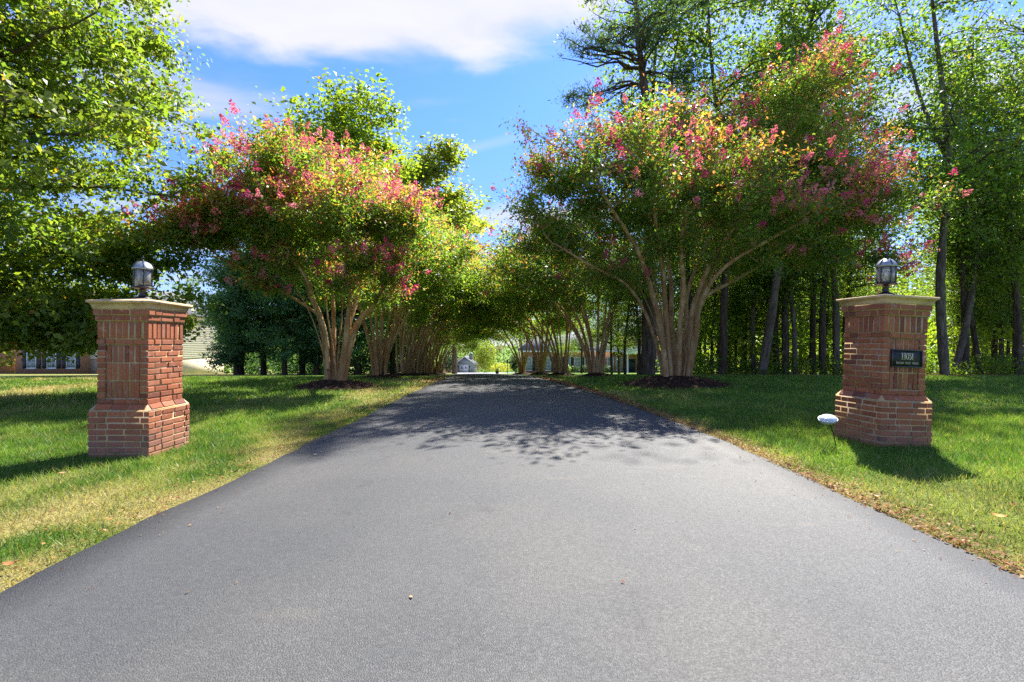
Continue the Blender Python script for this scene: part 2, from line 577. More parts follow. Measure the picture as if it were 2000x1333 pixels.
# skirts: the coat has a real edge
DXs = np.concatenate([DX[:, :1] - 0.01, DX, DX[:, -1:] + 0.01], 1)
DYs = np.concatenate([DY[:, :1], DY, DY[:, -1:]], 1)
DZs = np.concatenate([DZ[:, :1] - 0.09, DZ, DZ[:, -1:] - 0.09], 1)
ncc = nc + 2
ii = (np.arange(len(dy) - 1)[:, None] * ncc + np.arange(ncc - 1)[None]).ravel()
drive = link('driveway', make_mesh('driveway', np.stack([DXs, DYs, DZs], -1).reshape(-1, 3), np.stack([ii, ii + 1, ii + ncc + 1, ii + ncc], -1),
                                   mat=asphalt_material(), smooth=True))
tag(drive, kind='structure')


def drive_z(x, y):
    l, r = drive_edges(y)
    q = (x - l) / (r - l)
    return height(x, y) + 0.016 + 0.035 * (1 - (2 * q - 1) ** 2)


# ------------------------------------------------------------------ trees
def leaf_quads(C, A, N, L, W, fold=0.18, droop=0.12):
    """diamond leaves: centres C, long axes A, normals N, lengths L, widths W"""
    A = norm(A)
    N = norm(N - A * np.sum(N * A, -1, keepdims=True))
    B = np.cross(N, A)
    L = L[:, None]; W = W[:, None]
    v0 = C - A * L * 0.5
    v1 = C + B * W * 0.5 + N * W * fold - A * L * 0.06
    v2 = C + A * L * 0.5 - N * L * droop
    v3 = C - B * W * 0.5 + N * W * fold - A * L * 0.06
    V = np.stack([v0, v1, v2, v3], 1).reshape(-1, 3)
    Q = np.arange(len(C) * 4).reshape(-1, 4)
    return V, Q


def in_lobes(r, lobes, n, shell=0.42, amp=0.62):
    """n points in a list of ellipsoids (centre, radii), denser towards the skin; returns points and how near the skin they lie"""
    c = np.array([l[0] for l in lobes], float); ra = np.array([l[1] for l in lobes], float)
    wt = np.array([l[2] if len(l) > 2 else 1.0 for l in lobes]) * (np.prod(ra, 1) ** (2 / 3))
    k = r.choice(len(lobes), n, p=wt / wt.sum())
    d = norm(r.normal(size=(n, 3)))
    q = r.random(n) ** shell
    # lumpy skin
    lump = 1 - amp / 2 + amp * vnoise(d[:, 0] * 2.6 + k * 7.1 + 10, d[:, 1] * 2.6 + d[:, 2] * 3.3 + 10, 3)
    p = c[k] + ra[k] * d * (q * lump)[:, None]
    return p, q, d, k


def polyline(pts, n):
    """smooth curve through control points (Catmull-Rom)"""
    pts = np.asarray(pts, float)
    pp = np.concatenate([[2 * pts[0] - pts[1]], pts, [2 * pts[-1] - pts[-2]]])
    m_ = len(pts) - 1
    tt = np.linspace(0, m_ - 1e-6, n)
    k = tt.astype(int); f = (tt - k)[:, None]
    a, b, c, d = pp[k], pp[k + 1], pp[k + 2], pp[k + 3]
    return 0.5 * ((2 * b) + (c - a) * f + (2 * a - 5 * b + 4 * c - d) * f ** 2 + (3 * b - a - 3 * c + d) * f ** 3)


def bez(p0, p1, p2, p3, n):
    t = np.linspace(0, 1, n)[None, :, None]
    return ((1 - t) ** 3) * p0[:, None] + 3 * ((1 - t) ** 2) * t * p1[:, None] + 3 * (1 - t) * t * t * p2[:, None] + t ** 3 * p3[:, None]


def attach(r, S, Sd, Sr, T, n_pts, up_pen=1.2, rise=0.25, wob=0.05, curve_up=0.3):
    """branches from the best fitting point of the skeleton S to every target T"""
    B = len(T)
    par = np.empty(B, int)
    for i0 in range(0, B, 256):
        D = T[i0:i0 + 256, None, :] - S[None]
        dist = np.linalg.norm(D, axis=-1)
        pen = np.maximum(0, rise * dist - D[..., 2]) * up_pen
        along = np.maximum(0, -np.einsum('bij,ij->bi', D, Sd)) * 0.5
        par[i0:i0 + 256] = np.argmin(dist + pen + along, axis=1)
    p0 = S[par]; d0 = Sd[par]
    vec = T - p0
    L = np.linalg.norm(vec, axis=1, keepdims=True)
    p1 = p0 + (d0 * 0.6 + norm(vec) * 0.6) * L * 0.3
    end = norm(norm(vec) + np.array([0, 0, curve_up]))
    p2 = T - end * L * 0.3
    C = bez(p0, p1, p2, T, n_pts)
    if wob > 0:
        nn = r.normal(size=(B, n_pts, 3)) * wob * L[:, :, None]
        nn[:, 0] = 0
        C = C + nn
    return C, par, L[:, 0]


def samples(C, R, lo=0.25):
    """skeleton samples (points, directions, radii) of a batch of curves"""
    B, N, _ = C.shape
    d = norm(np.gradient(C, axis=1))
    k = int(N * lo)
    return C[:, k:].reshape(-1, 3), d[:, k:].reshape(-1, 3), R[:, k:].reshape(-1)


def grow(seed, stems, lobes, n1, n2, per, leaf, palette, sides=9, twig_r=0.008, branch_k=0.014, spread=0.13, shell=0.42, stem_lo=0.3,
         up=0.7, out_w=0.35, tips=None, wobble=0.03, leaf_ar=0.5, rise=0.25, curve_up=0.3, skirt=None, amp=0.62):
    """the wood (verts, quads), the leaves (verts, quads, tint) and the twig tips of a tree.
    stems: list of (control points, base radius, tip radius)"""
    r = rng(seed)
    WV = []; WQ = []; off = 0
    SS = []; SD = []; SR = []
    for cp, r0, r1 in stems:
        n = max(8, 6 * len(cp))
        c = polyline(cp, n)
        wig = np.cumsum(r.normal(size=(n, 3)) * wobble * r0, axis=0); wig -= wig[0]
        wig *= np.linspace(0, 1, n)[:, None]
        c = c + wig
        t = np.linspace(0, 1, n)
        rad = (r1 + (r0 - r1) * (1 - t) ** 0.85) * (1 + 0.06 * r.normal(size=n))
        rad[0] *= 1.12
        Vv, Qq = tube_batch(c[None], rad[None], sides)
        WV.append(Vv); WQ.append(Qq + off); off += len(Vv)
        s, d, q = samples(c[None], rad[None], stem_lo)
        SS.append(s); SD.append(d); SR.append(q)
    S = np.concatenate(SS); D = np.concatenate(SD); R = np.concatenate(SR)
    T1, q1, _, _ = in_lobes(r, lobes, n1, 0.8)
    C, par, L = attach(r, S, D, R, T1, 10, rise=rise, wob=0.018, curve_up=curve_up)
    r0 = np.minimum(R[par] * 0.75, 0.008 + branch_k * L)
    t = np.linspace(0, 1, 10)[None]
    rad = twig_r + (r0[:, None] - twig_r) * (1 - t) ** 0.9
    rad = np.maximum(rad, twig_r * 0.8)
    Vv, Qq = tube_batch(C, rad, 5)
    WV.append(Vv); WQ.append(Qq + off); off += len(Vv)
    s, d, q = samples(C, rad, 0.2)
    S = np.concatenate([S, s]); D = np.concatenate([D, d]); R = np.concatenate([R, q])
    T2, q2, d2, k2 = in_lobes(r, lobes, n2, shell, amp)
    if skirt is not None:
        T2 = skirt(T2)
    C2, par2, L2 = attach(r, S, D, R, T2, 5, rise=rise * 0.6, wob=0.03, curve_up=curve_up * 0.6)
    rt = np.minimum(R[par2] * 0.7, twig_r * (0.5 + L2 * 0.7))
    rad2 = rt[:, None] * np.linspace(1, 0.3, 5)[None]
    Vv, Qq = tube_batch(C2[:, ::2], rad2[:, ::2], 3)
    WV.append(Vv); WQ.append(Qq + off); off += len(Vv)
    # leaves in sprays along the outer part of each twig
    m_ = per
    f = r.random((n2, m_)) ** 0.7
    span = np.clip(0.9 / np.maximum(L2, 0.3), 0.25, 1.0)[:, None]
    tt = 1 - f * span * 0.85
    idx = np.clip(tt * 4, 0, 3.999); i0 = idx.astype(int); fr = (idx - i0)[..., None]
    rows = np.arange(n2)[:, None]
    C0 = C2[rows, i0] * (1 - fr) + C2[rows, np.minimum(i0 + 1, 4)] * fr
    tipdir = norm(C2[:, -1] - C2[:, -3])
    sc = spread * (0.75 + 0.5 * r.random((n2, 1, 1)))
    C0 = C0 + r.normal(size=C0.shape) * sc * np.array([1, 1, 0.62])
    A = r.normal(size=C0.shape) * 0.8 + tipdir[:, None] * 0.6 + np.array([0, 0, -0.15])
    Nn = np.array([0, 0, up]) + r.normal(size=(n2, 1, 3)) * 0.38 + r.normal(size=C0.shape) * 0.34 + d2[:, None] * out_w
    Ls = leaf * np.exp(r.normal(size=(n2, m_)) * 0.28 - 0.03)
    Wd = Ls * leaf_ar * (0.85 + 0.3 * r.random((n2, m_)))
    LV, LQ = leaf_quads(C0.reshape(-1, 3), A.reshape(-1, 3), Nn.reshape(-1, 3), Ls.ravel(), Wd.ravel())
    pal = np.asarray(palette, float)
    cl = r.random(n2)                                    # every spray has its own tone
    base = pal[0] + (pal[1] - pal[0]) * cl[:, None]
    tint = np.repeat(base[:, None], m_, 1) * (0.84 + 0.32 * r.random((n2, m_, 1)))
    if len(pal) > 2:                                     # a few leaves have turned
        tm = r.random((n2, m_)) < 0.015 + 0.09 * (r.random(n2)[:, None] > 0.9)
        tint[tm] = pal[2] * (0.8 + 0.4 * r.random((tm.sum(), 1)))
    if tips is not None:                                 # fresh coloured growth at the ends of sky-facing twigs
        tc_, amount = tips
        z = d2[:, 2] * 0.75 + 0.25
        pr = np.clip((q2 - 0.60) / 0.28, 0, 1) * np.clip(z + 0.25, 0, 1) * amount
        ph = vnoise(T2[:, 0] * 0.9 + 50, T2[:, 2] * 0.9 + T2[:, 1] * 0.6 + 50, seed)
        pr = pr * (0.45 + 0.55 * sstep(ph, 0.28, 0.58))
        tm = (r.random((n2, m_)) < (pr[:, None] * (0.38 + 0.55 * (tt > 0.80))))
        tint[tm] = (np.asarray(tc_)[r.integers(0, len(tc_), tm.sum())]) * (0.75 + 0.5 * r.random((tm.sum(), 1)))
    tint = np.repeat(tint.reshape(-1, 3), 4, 0)
    return dict(wood=(np.concatenate(WV), np.concatenate(WQ)), leaves=(LV, LQ, tint), tips=(C2[:, -1], tipdir, q2, d2, T2), twigs=C2)


PINKS = np.array([(0.70, 0.14, 0.25), (0.76, 0.23, 0.32), (0.62, 0.09, 0.21), (0.80, 0.33, 0.38), (0.50, 0.05, 0.16), (0.72, 0.24, 0.24)])


def panicles(seed, tr, n, keep, size=(0.14, 0.32), petals=60, petal=0.040):
    """pointed flower heads standing on the sky-facing twig tips; keep(points, outward) gives each tip a weight"""
    r = rng(seed)
    tip, td, q, d, _ = tr['tips']
    wt = keep(tip, d, q)
    dr = vnoise(tip[:, 0] * 1.5 + 40, tip[:, 2] * 1.5 + tip[:, 1] * 1.1 + 40, seed)
    wt = np.maximum(wt, 0) * (0.06 + sstep(dr, 0.42, 0.68)) + 1e-9
    k = r.choice(len(tip), n, p=wt / wt.sum(), replace=False)
    base = tip[k]
    ax = norm(td[k] * 0.5 + d[k] * 0.5 + np.array([0, 0, 0.55]) + r.normal(size=(n, 3)) * 0.25)
    L = r.uniform(size[0], size[1], n)
    t = r.random((n, petals)) ** 1.2
    ang = r.random((n, petals)) * 2 * math.pi
    a1 = norm(np.cross(ax, np.array([0.31, 0.77, 0.55])))
    a2 = np.cross(ax, a1)
    rad = (0.42 * (1 - t) ** 0.8 + 0.06) * (0.45 + 0.6 * r.random((n, petals)))
    C = base[:, None] + ax[:, None] * (t * L[:, None])[..., None] + (a1[:, None] * np.cos(ang)[..., None] + a2[:, None] * np.sin(ang)[..., None]) * (rad * L[:, None])[..., None]
    A = r.normal(size=C.shape)
    Nn = r.normal(size=C.shape)
    s = petal * (0.6 + 0.8 * r.random((n, petals)))
    V, Q = leaf_quads(C.reshape(-1, 3), A.reshape(-1, 3), Nn.reshape(-1, 3), s.ravel(), (s * 0.85).ravel(), 0.25, 0.1)
    pc = PINKS[r.integers(0, len(PINKS), n)][:, None] * (0.75 + 0.5 * r.random((n, petals, 1)))
    return V, Q, np.repeat(pc.reshape(-1, 3), 4, 0)


def tree_meshes(prefix, tr, leaf_mat, bark, blossoms=None):
    tm = make_mesh(prefix + '_trunk', *tr['wood'], mat=bark, smooth=True)
    cm = make_mesh(prefix + '_crown', tr['leaves'][0], tr['leaves'][1], mat=leaf_mat, tint=tr['leaves'][2])
    bm = make_mesh(prefix + '_blossom', blossoms[0], blossoms[1], mat=M_PETAL, tint=blossoms[2]) if blossoms is not None else None
    return tm, cm, bm


def plant_tree(name, meshes, label, cat='tree', loc=(0, 0, 0), rot=(0, 0, 0), scale=1.0, group=None):
    root = thing(name, label, cat, loc, rot, group, scale)
    link('trunk', meshes[0], root)
    c = link('crown', meshes[1], root)
    c['kind'] = 'stuff'
    if len(meshes) > 2 and meshes[2] is not None:
        b = link('blossom', meshes[2], root)
        b['kind'] = 'stuff'
    return root


def lobe(px, py, y, rx, rz, ry, wt=1.0):
    c = P(px, py, y)
    s = y / F_PX
    return (c, (rx * s, ry, rz * s), wt)


def rel(tr_stems, tr_lobes, base):
    b = np.asarray(base, float)
    st = [(np.asarray(c) - b, r0, r1) for c, r0, r1 in tr_stems]
    lo = [(np.asarray(l[0]) - b, l[1], l[2]) for l in tr_lobes]
    return st, lo


CRAPE_PAL = [(0.088, 0.172, 0.040), (0.178, 0.235, 0.046), (0.32, 0.18, 0.03)]
CRAPE_TIPS = np.array([(0.40, 0.15, 0.06), (0.32, 0.22, 0.045), (0.46, 0.17, 0.11), (0.26, 0.23, 0.035), (0.40, 0.23, 0.07), (0.52, 0.20, 0.17)])


def S(pts, r0, r1):
    return (np.array([P(*p) for p in pts]), r0, r1)


def ground_point(px, y):
    x = (px - 1000.0) / F_PX * y
    return np.array([x, y, float(height(x, y))])


# --- the big crape myrtle on the right of the drive
RB = ground_point(1320, 13.6)
r_stems = [
    S([(1296, 752, 13.6), (1287, 690, 13.5), (1261, 615, 13.2), (1223, 559, 12.8), (1160, 525, 12.3), (1085, 482, 11.8)], 0.061, 0.02),
    S([(1303, 752, 13.4), (1290, 640, 13.1), (1272, 560, 12.6), (1250, 490, 12.2), (1205, 410, 11.7), (1170, 340, 11.4)], 0.095, 0.025),
    S([(1311, 752, 13.5), (1302, 640, 13.3), (1297, 560, 13.0), (1288, 480, 12.5), (1262, 350, 12.0), (1240, 270, 11.8)], 0.095, 0.025),
    S([(1318, 752, 13.8), (1311, 620, 14.1), (1308, 540, 14.6), (1290, 420, 15.4), (1275, 290, 16.2)], 0.087, 0.025),
    S([(1325, 752, 13.4), (1328, 640, 13.1), (1336, 560, 12.7), (1330, 480, 12.2), (1360, 340, 11.5), (1390, 270, 11.2)], 0.091, 0.025),
    S([(1331, 752, 13.9), (1340, 640, 14.2), (1345, 560, 14.8), (1400, 420, 15.6), (1440, 280, 16.2)], 0.084, 0.025),
    S([(1334, 752, 13.5), (1346, 650, 13.2), (1358, 585, 13.0), (1398, 500, 12.6), (1470, 400, 12.2), (1520, 340, 12.0)], 0.087, 0.025),
    S([(1339, 752, 13.6), (1353, 655, 13.6), (1368, 580, 13.7), (1402, 505, 13.8), (1460, 410, 14.0), (1545, 250, 14.2), (1590, 130, 14.2)], 0.095, 0.025),
    S([(1345, 752, 13.6), (1361, 650, 13.4), (1373, 585, 13.3), (1440, 545, 13.1), (1500, 511, 12.9), (1580, 480, 12.6), (1700, 430, 12.4)], 0.065, 0.02),
    S([(1341, 752, 13.3), (1357, 660, 12.9), (1371, 590, 12.6), (1420, 520, 12.1), (1560, 440, 11.8), (1690, 380, 12.0)], 0.072, 0.022),
]
r_lobes = [
    lobe(1235, 330, 11.9, 225, 105, 2.1, 1.2), lobe(1095, 360, 12.4, 125, 95, 1.9, 1.1), lobe(1075, 455, 13.3, 125, 60, 1.8, 0.9), lobe(1130, 500, 13.8, 120, 42, 1.6, 0.6), lobe(1400, 375, 11.9, 190, 110, 2.0, 1.1),
    lobe(1545, 210, 14.0, 130, 115, 1.9, 1.1), lobe(1600, 330, 13.6, 130, 110, 1.9, 1.0), lobe(1700, 390, 12.6, 120, 100, 1.7, 1.0),
    lobe(1545, 425, 12.6, 190, 70, 2.0, 0.9), lobe(1745, 510, 12.4, 70, 50, 0.9, 0.7), lobe(1330, 270, 15.6, 190, 90, 1.8, 0.7), lobe(1240, 430, 13.6, 200, 60, 2.2, 0.8),
    lobe(1620, 120, 14.2, 60, 55, 1.0, 0.7), lobe(1180, 540, 13.2, 100, 30, 1.2, 0.9), lobe(1470, 505, 12.7, 110, 36, 1.2, 0.9), lobe(1330, 480, 12.6, 100, 36, 1.2, 0.9), lobe(1620, 500, 12.8, 90, 40, 1.0, 0.8)]
st, lo = rel(r_stems, r_lobes, RB)
def suckers(seed, n, R0, base_r):
    r = rng(seed)
    o_ = []
    for k in range(n):
        a = r.uniform(0, 6.28); d = np.array([math.cos(a), math.sin(a), 0])
        q = r.uniform(0.5, 1.3)
        b = d * r.uniform(0.1, R0)
        tw = np.array([-d[1], d[0], 0]) * r.uniform(-0.5, 0.5)
        o_.append((np.array([b + (0, 0, -0.05), b + d * 0.15 * q + tw * 0.3 + (0, 0, 1.0), b + d * 0.45 * q + tw * 0.8 + (0, 0, 2.1), b + d * 1.0 * q + tw * 1.2 + (0, 0, 3.3)]), base_r * r.uniform(0.5, 1.0), 0.012))
    return o_


st = st + suckers(71, 9, 0.36, 0.042)
R_TREE = grow(101, st, lo, 140, 2500, 46, 0.084, CRAPE_PAL, tips=(CRAPE_TIPS, 2.0), spread=0.17, amp=0.85, shell=0.5, stem_lo=0.35, wobble=0.10, rise=0.2, out_w=0.3)


def keep_right(p, d, q):
    wv = p + RB
    px = 1000 + wv[:, 0] / wv[:, 1] * F_PX; py = 666.5 - (wv[:, 2] - CAM_H) / wv[:, 1] * F_PX
    wt = np.clip(d[:, 2] + 0.45, 0, 1) * np.clip((q - 0.7) / 0.3, 0, 1) * 0.7
    for cx, cy_, rx, ry, a in ((1270, 280, 190, 60, 3.0), (1400, 300, 110, 60, 3.0), (1130, 240, 90, 50, 2.0), (1740, 330, 110, 80, 5.0), (1520, 370, 70, 40, 3.0),
                               (1770, 480, 60, 70, 4.0), (1610, 110, 60, 50, 1.6), (1690, 250, 40, 60, 2.0)):
        wt = wt + a * np.exp(-((px - cx) / rx) ** 2 - ((py - cy_) / ry) ** 2) * np.clip((q - 0.55) / 0.35, 0.05, 1)
    return wt


plant_tree('crape_myrtle', tree_meshes('great_crape', R_TREE, M_LEAF, M_CRAPE_BARK, panicles(7, R_TREE, 760, keep_right)),
           'largest crape myrtle, pink blossom over many pale stems, right of the driveway', 'tree', RB, group='crape myrtles lining the driveway')

# --- the first crape myrtle on the left
LB = ground_point(657, 13.6)
l_stems = [
    S([(641, 752, 13.6), (637, 686, 13.6), (632, 645, 13.5), (620, 608, 13.3), (598, 560, 13.0), (560, 460, 12.5), (530, 370, 12.2)], 0.106, 0.025),
    S([(636, 690, 13.6), (627, 624, 13.5), (575, 584, 13.2), (526, 556, 12.8), (470, 530, 12.4), (400, 480, 12.2)], 0.047, 0.018),
    S([(652, 752, 13.7), (651, 676, 13.8), (650, 637, 13.9), (649, 590, 14.0), (640, 500, 14.3), (620, 380, 15.0)], 0.089, 0.025),
    S([(663, 752, 13.5), (675, 676, 13.4), (680, 627, 13.2), (684, 584, 12.9), (676, 530, 12.5), (690, 420, 12.0)], 0.111, 0.025),
    S([(670, 752, 13.6), (687, 660, 13.5), (709, 617, 13.4), (728, 595, 13.2), (748, 555, 12.9), (800, 460, 12.5)], 0.102, 0.022),
    S([(667, 740, 13.7), (678, 650, 13.9), (694, 600, 14.3), (706, 540, 14.9), (720, 400, 15.8)], 0.081, 0.022),
    S([(640, 720, 13.5), (634, 650, 13.3), (612, 590, 12.9), (585, 530, 12.4), (480, 430, 12.0), (410, 400, 12.0)], 0.068, 0.02),
]
l_lobes = [lobe(560, 330, 12.4, 125, 62, 1.8, 1.1), lobe(410, 435, 12.3, 125, 62, 1.6, 1.1), lobe(540, 430, 12.6, 160, 70, 2.0, 1.2), lobe(690, 415, 12.3, 120, 75, 1.9, 1.1),
           lobe(485, 330, 13.2, 75, 42, 1.2, 0.5), lobe(640, 350, 15.6, 150, 70, 1.6, 0.8), lobe(720, 520, 12.4, 90, 45, 1.3, 0.7), lobe(790, 430, 13.2, 100, 75, 1.6, 0.9), lobe(345, 455, 11.3, 62, 45, 1.1, 0.8), lobe(430, 400, 11.5, 75, 45, 1.2, 0.8),
           lobe(560, 520, 12.9, 110, 42, 1.5, 0.6), lobe(520, 555, 12.6, 45, 20, 0.6, 0.5), lobe(655, 560, 12.3, 55, 22, 0.8, 0.5), lobe(760, 575, 13.0, 60, 28, 0.9, 0.5)]
st, lo = rel(l_stems, l_lobes, LB)
st = st + suckers(72, 6, 0.28, 0.036)
L_TREE = grow(202, st, lo, 120, 2100, 48, 0.082, CRAPE_PAL, tips=(CRAPE_TIPS, 2.0), spread=0.165, amp=0.85, shell=0.5, stem_lo=0.4, wobble=0.10, rise=0.2, out_w=0.3)


def keep_left(p, d, q):
    wv = p + LB
    px = 1000 + wv[:, 0] / wv[:, 1] * F_PX; py = 666.5 - (wv[:, 2] - CAM_H) / wv[:, 1] * F_PX
    wt = np.clip(d[:, 2] + 0.5, 0, 1) * np.clip((q - 0.68) / 0.3, 0, 1) * 0.9
    for cx, cy_, rx, ry, a in ((590, 300, 90, 35, 4.0), (350, 410, 60, 40, 5.0), (470, 370, 70, 35, 4.0), (690, 520, 60, 30, 3.0), (640, 380, 50, 30, 1.5), (515, 560, 50, 20, 2.5), (780, 370, 60, 30, 3.0)):
        wt = wt + a * np.exp(-((px - cx) / rx) ** 2 - ((py - cy_) / ry) ** 2) * np.clip((q - 0.55) / 0.35, 0.05, 1)
    return wt


plant_tree('crape_myrtle', tree_meshes('left_crape', L_TREE, M_LEAF, M_CRAPE_BARK, panicles(8, L_TREE, 760, keep_left)),
           'crape myrtle heavy with pink flowers, three pale trunks, nearest on the left', 'tree', LB, group='crape myrtles lining the driveway')


# --- the rest of both rows: three vase shaped crape myrtles, leaning a little to their local +x (the drive)
def vase(seed, lean, stems=11, hh=7.4):
    r = rng(seed)
    st_ = []
    for k in range(stems):
        a = 2 * math.pi * (k + r.uniform(-0.3, 0.3)) / stems
        d = np.array([math.cos(a), math.sin(a), 0])
        b = d * r.uniform(0.08, 0.30)
        q = r.uniform(0.6, 1.35)
        pts = [b + (0, 0, -0.05), b + d * 0.18 * q + (0.05 * lean, 0, 1.1), b + d * 0.62 * q + (0.30 * lean, 0, 2.4), b + d * 1.25 * q + (0.75 * lean, 0, 3.8), b + d * 1.9 * q + (1.3 * lean, 0, hh * 0.76)]
        st_.append((np.array(pts), r.uniform(0.045, 0.085), 0.018))
    lb = []
    for k in range(7):
        a = 2 * math.pi * k / 7 + r.uniform(-0.3, 0.3)
        lb.append((np.array([math.cos(a) * 2.5 + 1.5 * lean, math.sin(a) * 2.3, hh * 0.62 + r.uniform(-0.6, 0.6)]), (1.75, 1.75, 1.25), 1.0))
    lb.append((np.array([1.2 * lean, 0, hh * 0.83]), (2.0, 2.0, 1.25), 1.2))
    lb.append((np.array([4.2 * lean, 0.3, hh * 0.56]), (1.5, 1.9, 1.1), 0.9))
    lb.append((np.array([3.6 * lean, -0.6, hh * 0.43]), (1.2, 1.6, 0.7), 0.6))
    for k in range(4):
        a = 2 * math.pi * k / 4 + r.uniform(-0.4, 0.4)
        lb.append((np.array([math.cos(a) * 2.7 + 1.2 * lean, math.sin(a) * 2.5, hh * r.uniform(0.38, 0.46)]), (1.2, 1.2, 0.55), 0.7))
    return st_, lb


VASES = []
for k, (sd_, ln) in enumerate(((31, 0.55), (32, 0.9), (33, 0.75))):
    st, lo = vase(sd_, ln)
    tr = grow(300 + k, st, lo, 90, 1350, 38, 0.104, CRAPE_PAL, tips=(CRAPE_TIPS, 0.9), spread=0.17, stem_lo=0.4, wobble=0.10, sides=7)
    bl = panicles(40 + k, tr, 60, lambda p, d, q: np.clip(d[:, 2], 0, 1) * np.clip((q - 0.7) / 0.3, 0, 1), petals=46, petal=0.042)
    VASES.append(tree_meshes('row_crape_%d' % k, tr, M_LEAF, M_CRAPE_BARK, bl))

ORD = ['second', 'third', 'fourth', 'fifth', 'sixth', 'seventh', 'eighth', 'ninth', 'tenth', 'eleventh', 'twelfth', 'thirteenth', 'fourteenth', 'fifteenth', 'sixteenth', 'seventeenth', 'eighteenth']
left_row = [(745, 18.3, 0, 1.0), (790, 22.8, 1, 1.04), (812, 27.2, 2, 1.06), (828, 32.0, 1, 1.0), (840, 37.0, 0, 1.0), (850, 43.0, 2, 1.0), (858, 50.0, 1, 1.0)]
right_row = [(1162, 19.2, 2, 1.0), (1095, 24.5, 1, 1.02), (1056, 30.0, 0, 1.0), (1021, 35.5, 2, 0.95)]
mounds = [(LB, 1.15), (RB, 1.5)]
r_ = rng(5)
for i, (px, y, k, s) in enumerate(left_row):
    b = ground_point(px, y)
    plant_tree('crape_myrtle', VASES[k], 'arching crape myrtle, %s from the gate in the row on the left of the driveway' % ORD[i], 'tree', b,
               (0, 0, r_.uniform(-0.5, 0.5)), s, 'crape myrtles lining the driveway')
    mounds.append((b, 0.85))
for i, (px, y, k, s) in enumerate(right_row):
    b = ground_point(px, y)
    plant_tree('crape_myrtle', VASES[k], 'shaded crape myrtle, %s from the gate in the row on the right of the driveway' % ORD[i], 'tree', b,
               (0, 0, math.pi + r_.uniform(-0.5, 0.5)), s, 'crape myrtles lining the driveway')
    mounds.append((b, 0.85))

# --- the big shade tree whose crown fills the upper left
BT = np.array([-12.0, 10.3, float(height(-12.0, 10.3))])
b_stems = [(np.array([(0, 0, -0.1), (0.05, 0, 2.5), (0.1, 0.1, 6), (0.1, 0.1, 10), (0, 0, 13.6)]), 0.24, 0.03)]
b_lobes = [((0.1, 0, 5.4), (4.9, 4.0, 2.5), 1.1), ((0.1, 0, 8.0), (4.75, 4.0, 2.6), 1.1), ((0.0, 0, 10.6), (4.2, 3.6, 2.4), 1.0), ((0, 0, 13.0), (2.8, 2.8, 2.2), 0.8),
           ((1.9, -1.6, 3.1), (2.2, 2.0, 1.3), 0.9), ((2.6, 0.8, 3.9), (1.5, 1.6, 1.1), 0.8), ((-1.0, -2.0, 2.9), (2.2, 1.8, 1.2), 0.5), ((1.6, 1.6, 2.5), (2.8, 2.2, 1.1), 0.9), ((2.2, -0.4, 2.0), (2.4, 2.0, 0.8), 0.8), ((0.2, 0.6, 2.1), (2.2, 2.0, 0.9), 0.6), ((2.4, 0.3, 1.6), (2.5, 1.9, 0.62), 1.4), ((3.4, 1.2, 3.2), (1.5, 1.2, 0.4), 0.6)]
BIG = grow(404, b_stems, b_lobes, 220, 3400, 48, 0.114, [(0.096, 0.158, 0.032), (0.190, 0.225, 0.038), (0.28, 0.16, 0.02)], spread=0.17, stem_lo=0.12, up=0.65,
           branch_k=0.013, twig_r=0.009, leaf_ar=0.58, rise=0.12, curve_up=0.1, out_w=0.45, amp=0.34)
plant_tree('shade_tree', tree_meshes('shade_tree', BIG, M_LEAF, M_GREYBARK), 'tall yellow green shade tree filling the upper left, behind the brick pillar without a plaque', 'tree', BT)


# --- woodland trees
def forest(seed, H, first, rad, n_lobes, lean=0.4, r_trunk=0.19, fork=False):
    r = rng(seed)
    lx = r.uniform(-lean, lean, 4); ly = r.uniform(-lean, lean, 4)
    main = np.array([(0, 0, -0.2), (lx[0] * 0.3, ly[0] * 0.3, H * 0.2), (lx[1] * 0.7, ly[1] * 0.7, H * 0.45), (lx[2], ly[2], H * 0.7), (lx[3] * 1.4, ly[3] * 1.4, H * 0.97)])
    st_ = [(main, r_trunk, 0.03)]
    if fork:
        st_.append((np.array([main[2], main[2] + (0.9, 0.4, H * 0.16), main[2] + (1.8, 0.8, H * 0.42)]), r_trunk * 0.5, 0.02))
    lb = []
    for k in range(n_lobes):
        z = H * (first + (0.97 - first) * (k + 0.5) / n_lobes)
        a = r.uniform(0, 2 * math.pi)
        o = r.uniform(0.3, 1.0) * rad * 0.55
        q = rad * r.uniform(0.6, 0.9) * (1.0 - 0.30 * (k / n_lobes) ** 2)
        lb.append((np.array([math.cos(a) * o, math.sin(a) * o, z]), (q, q, q * 0.55), 1.0))
    return st_, lb


WOOD_PAL = [(0.076, 0.148, 0.034), (0.172, 0.215, 0.040), (0.26, 0.20, 0.02)]
FOREST = []
for k, (H, first, rad, nl, fk) in enumerate(((18.5, 0.30, 3.9, 10, False), (19.5, 0.34, 3.7, 10, True), (17.5, 0.24, 4.0, 10, False), (18.5, 0.38, 3.6, 9, True), (16.5, 0.22, 3.6, 10, False))):
    st, lo = forest(600 + k, H, first, rad, nl, fork=fk)
    tr = grow(700 + k, st, lo, 90, 600, 21, 0.150, WOOD_PAL, spread=0.36, stem_lo=0.25, sides=9, twig_r=0.012, leaf_ar=0.62, rise=0.1, wobble=0.05, up=0.6)
    FOREST.append(tree_meshes('forest_%d' % k, tr, M_LEAF, M_BARK if k % 2 == 0 else M_GREYBARK))

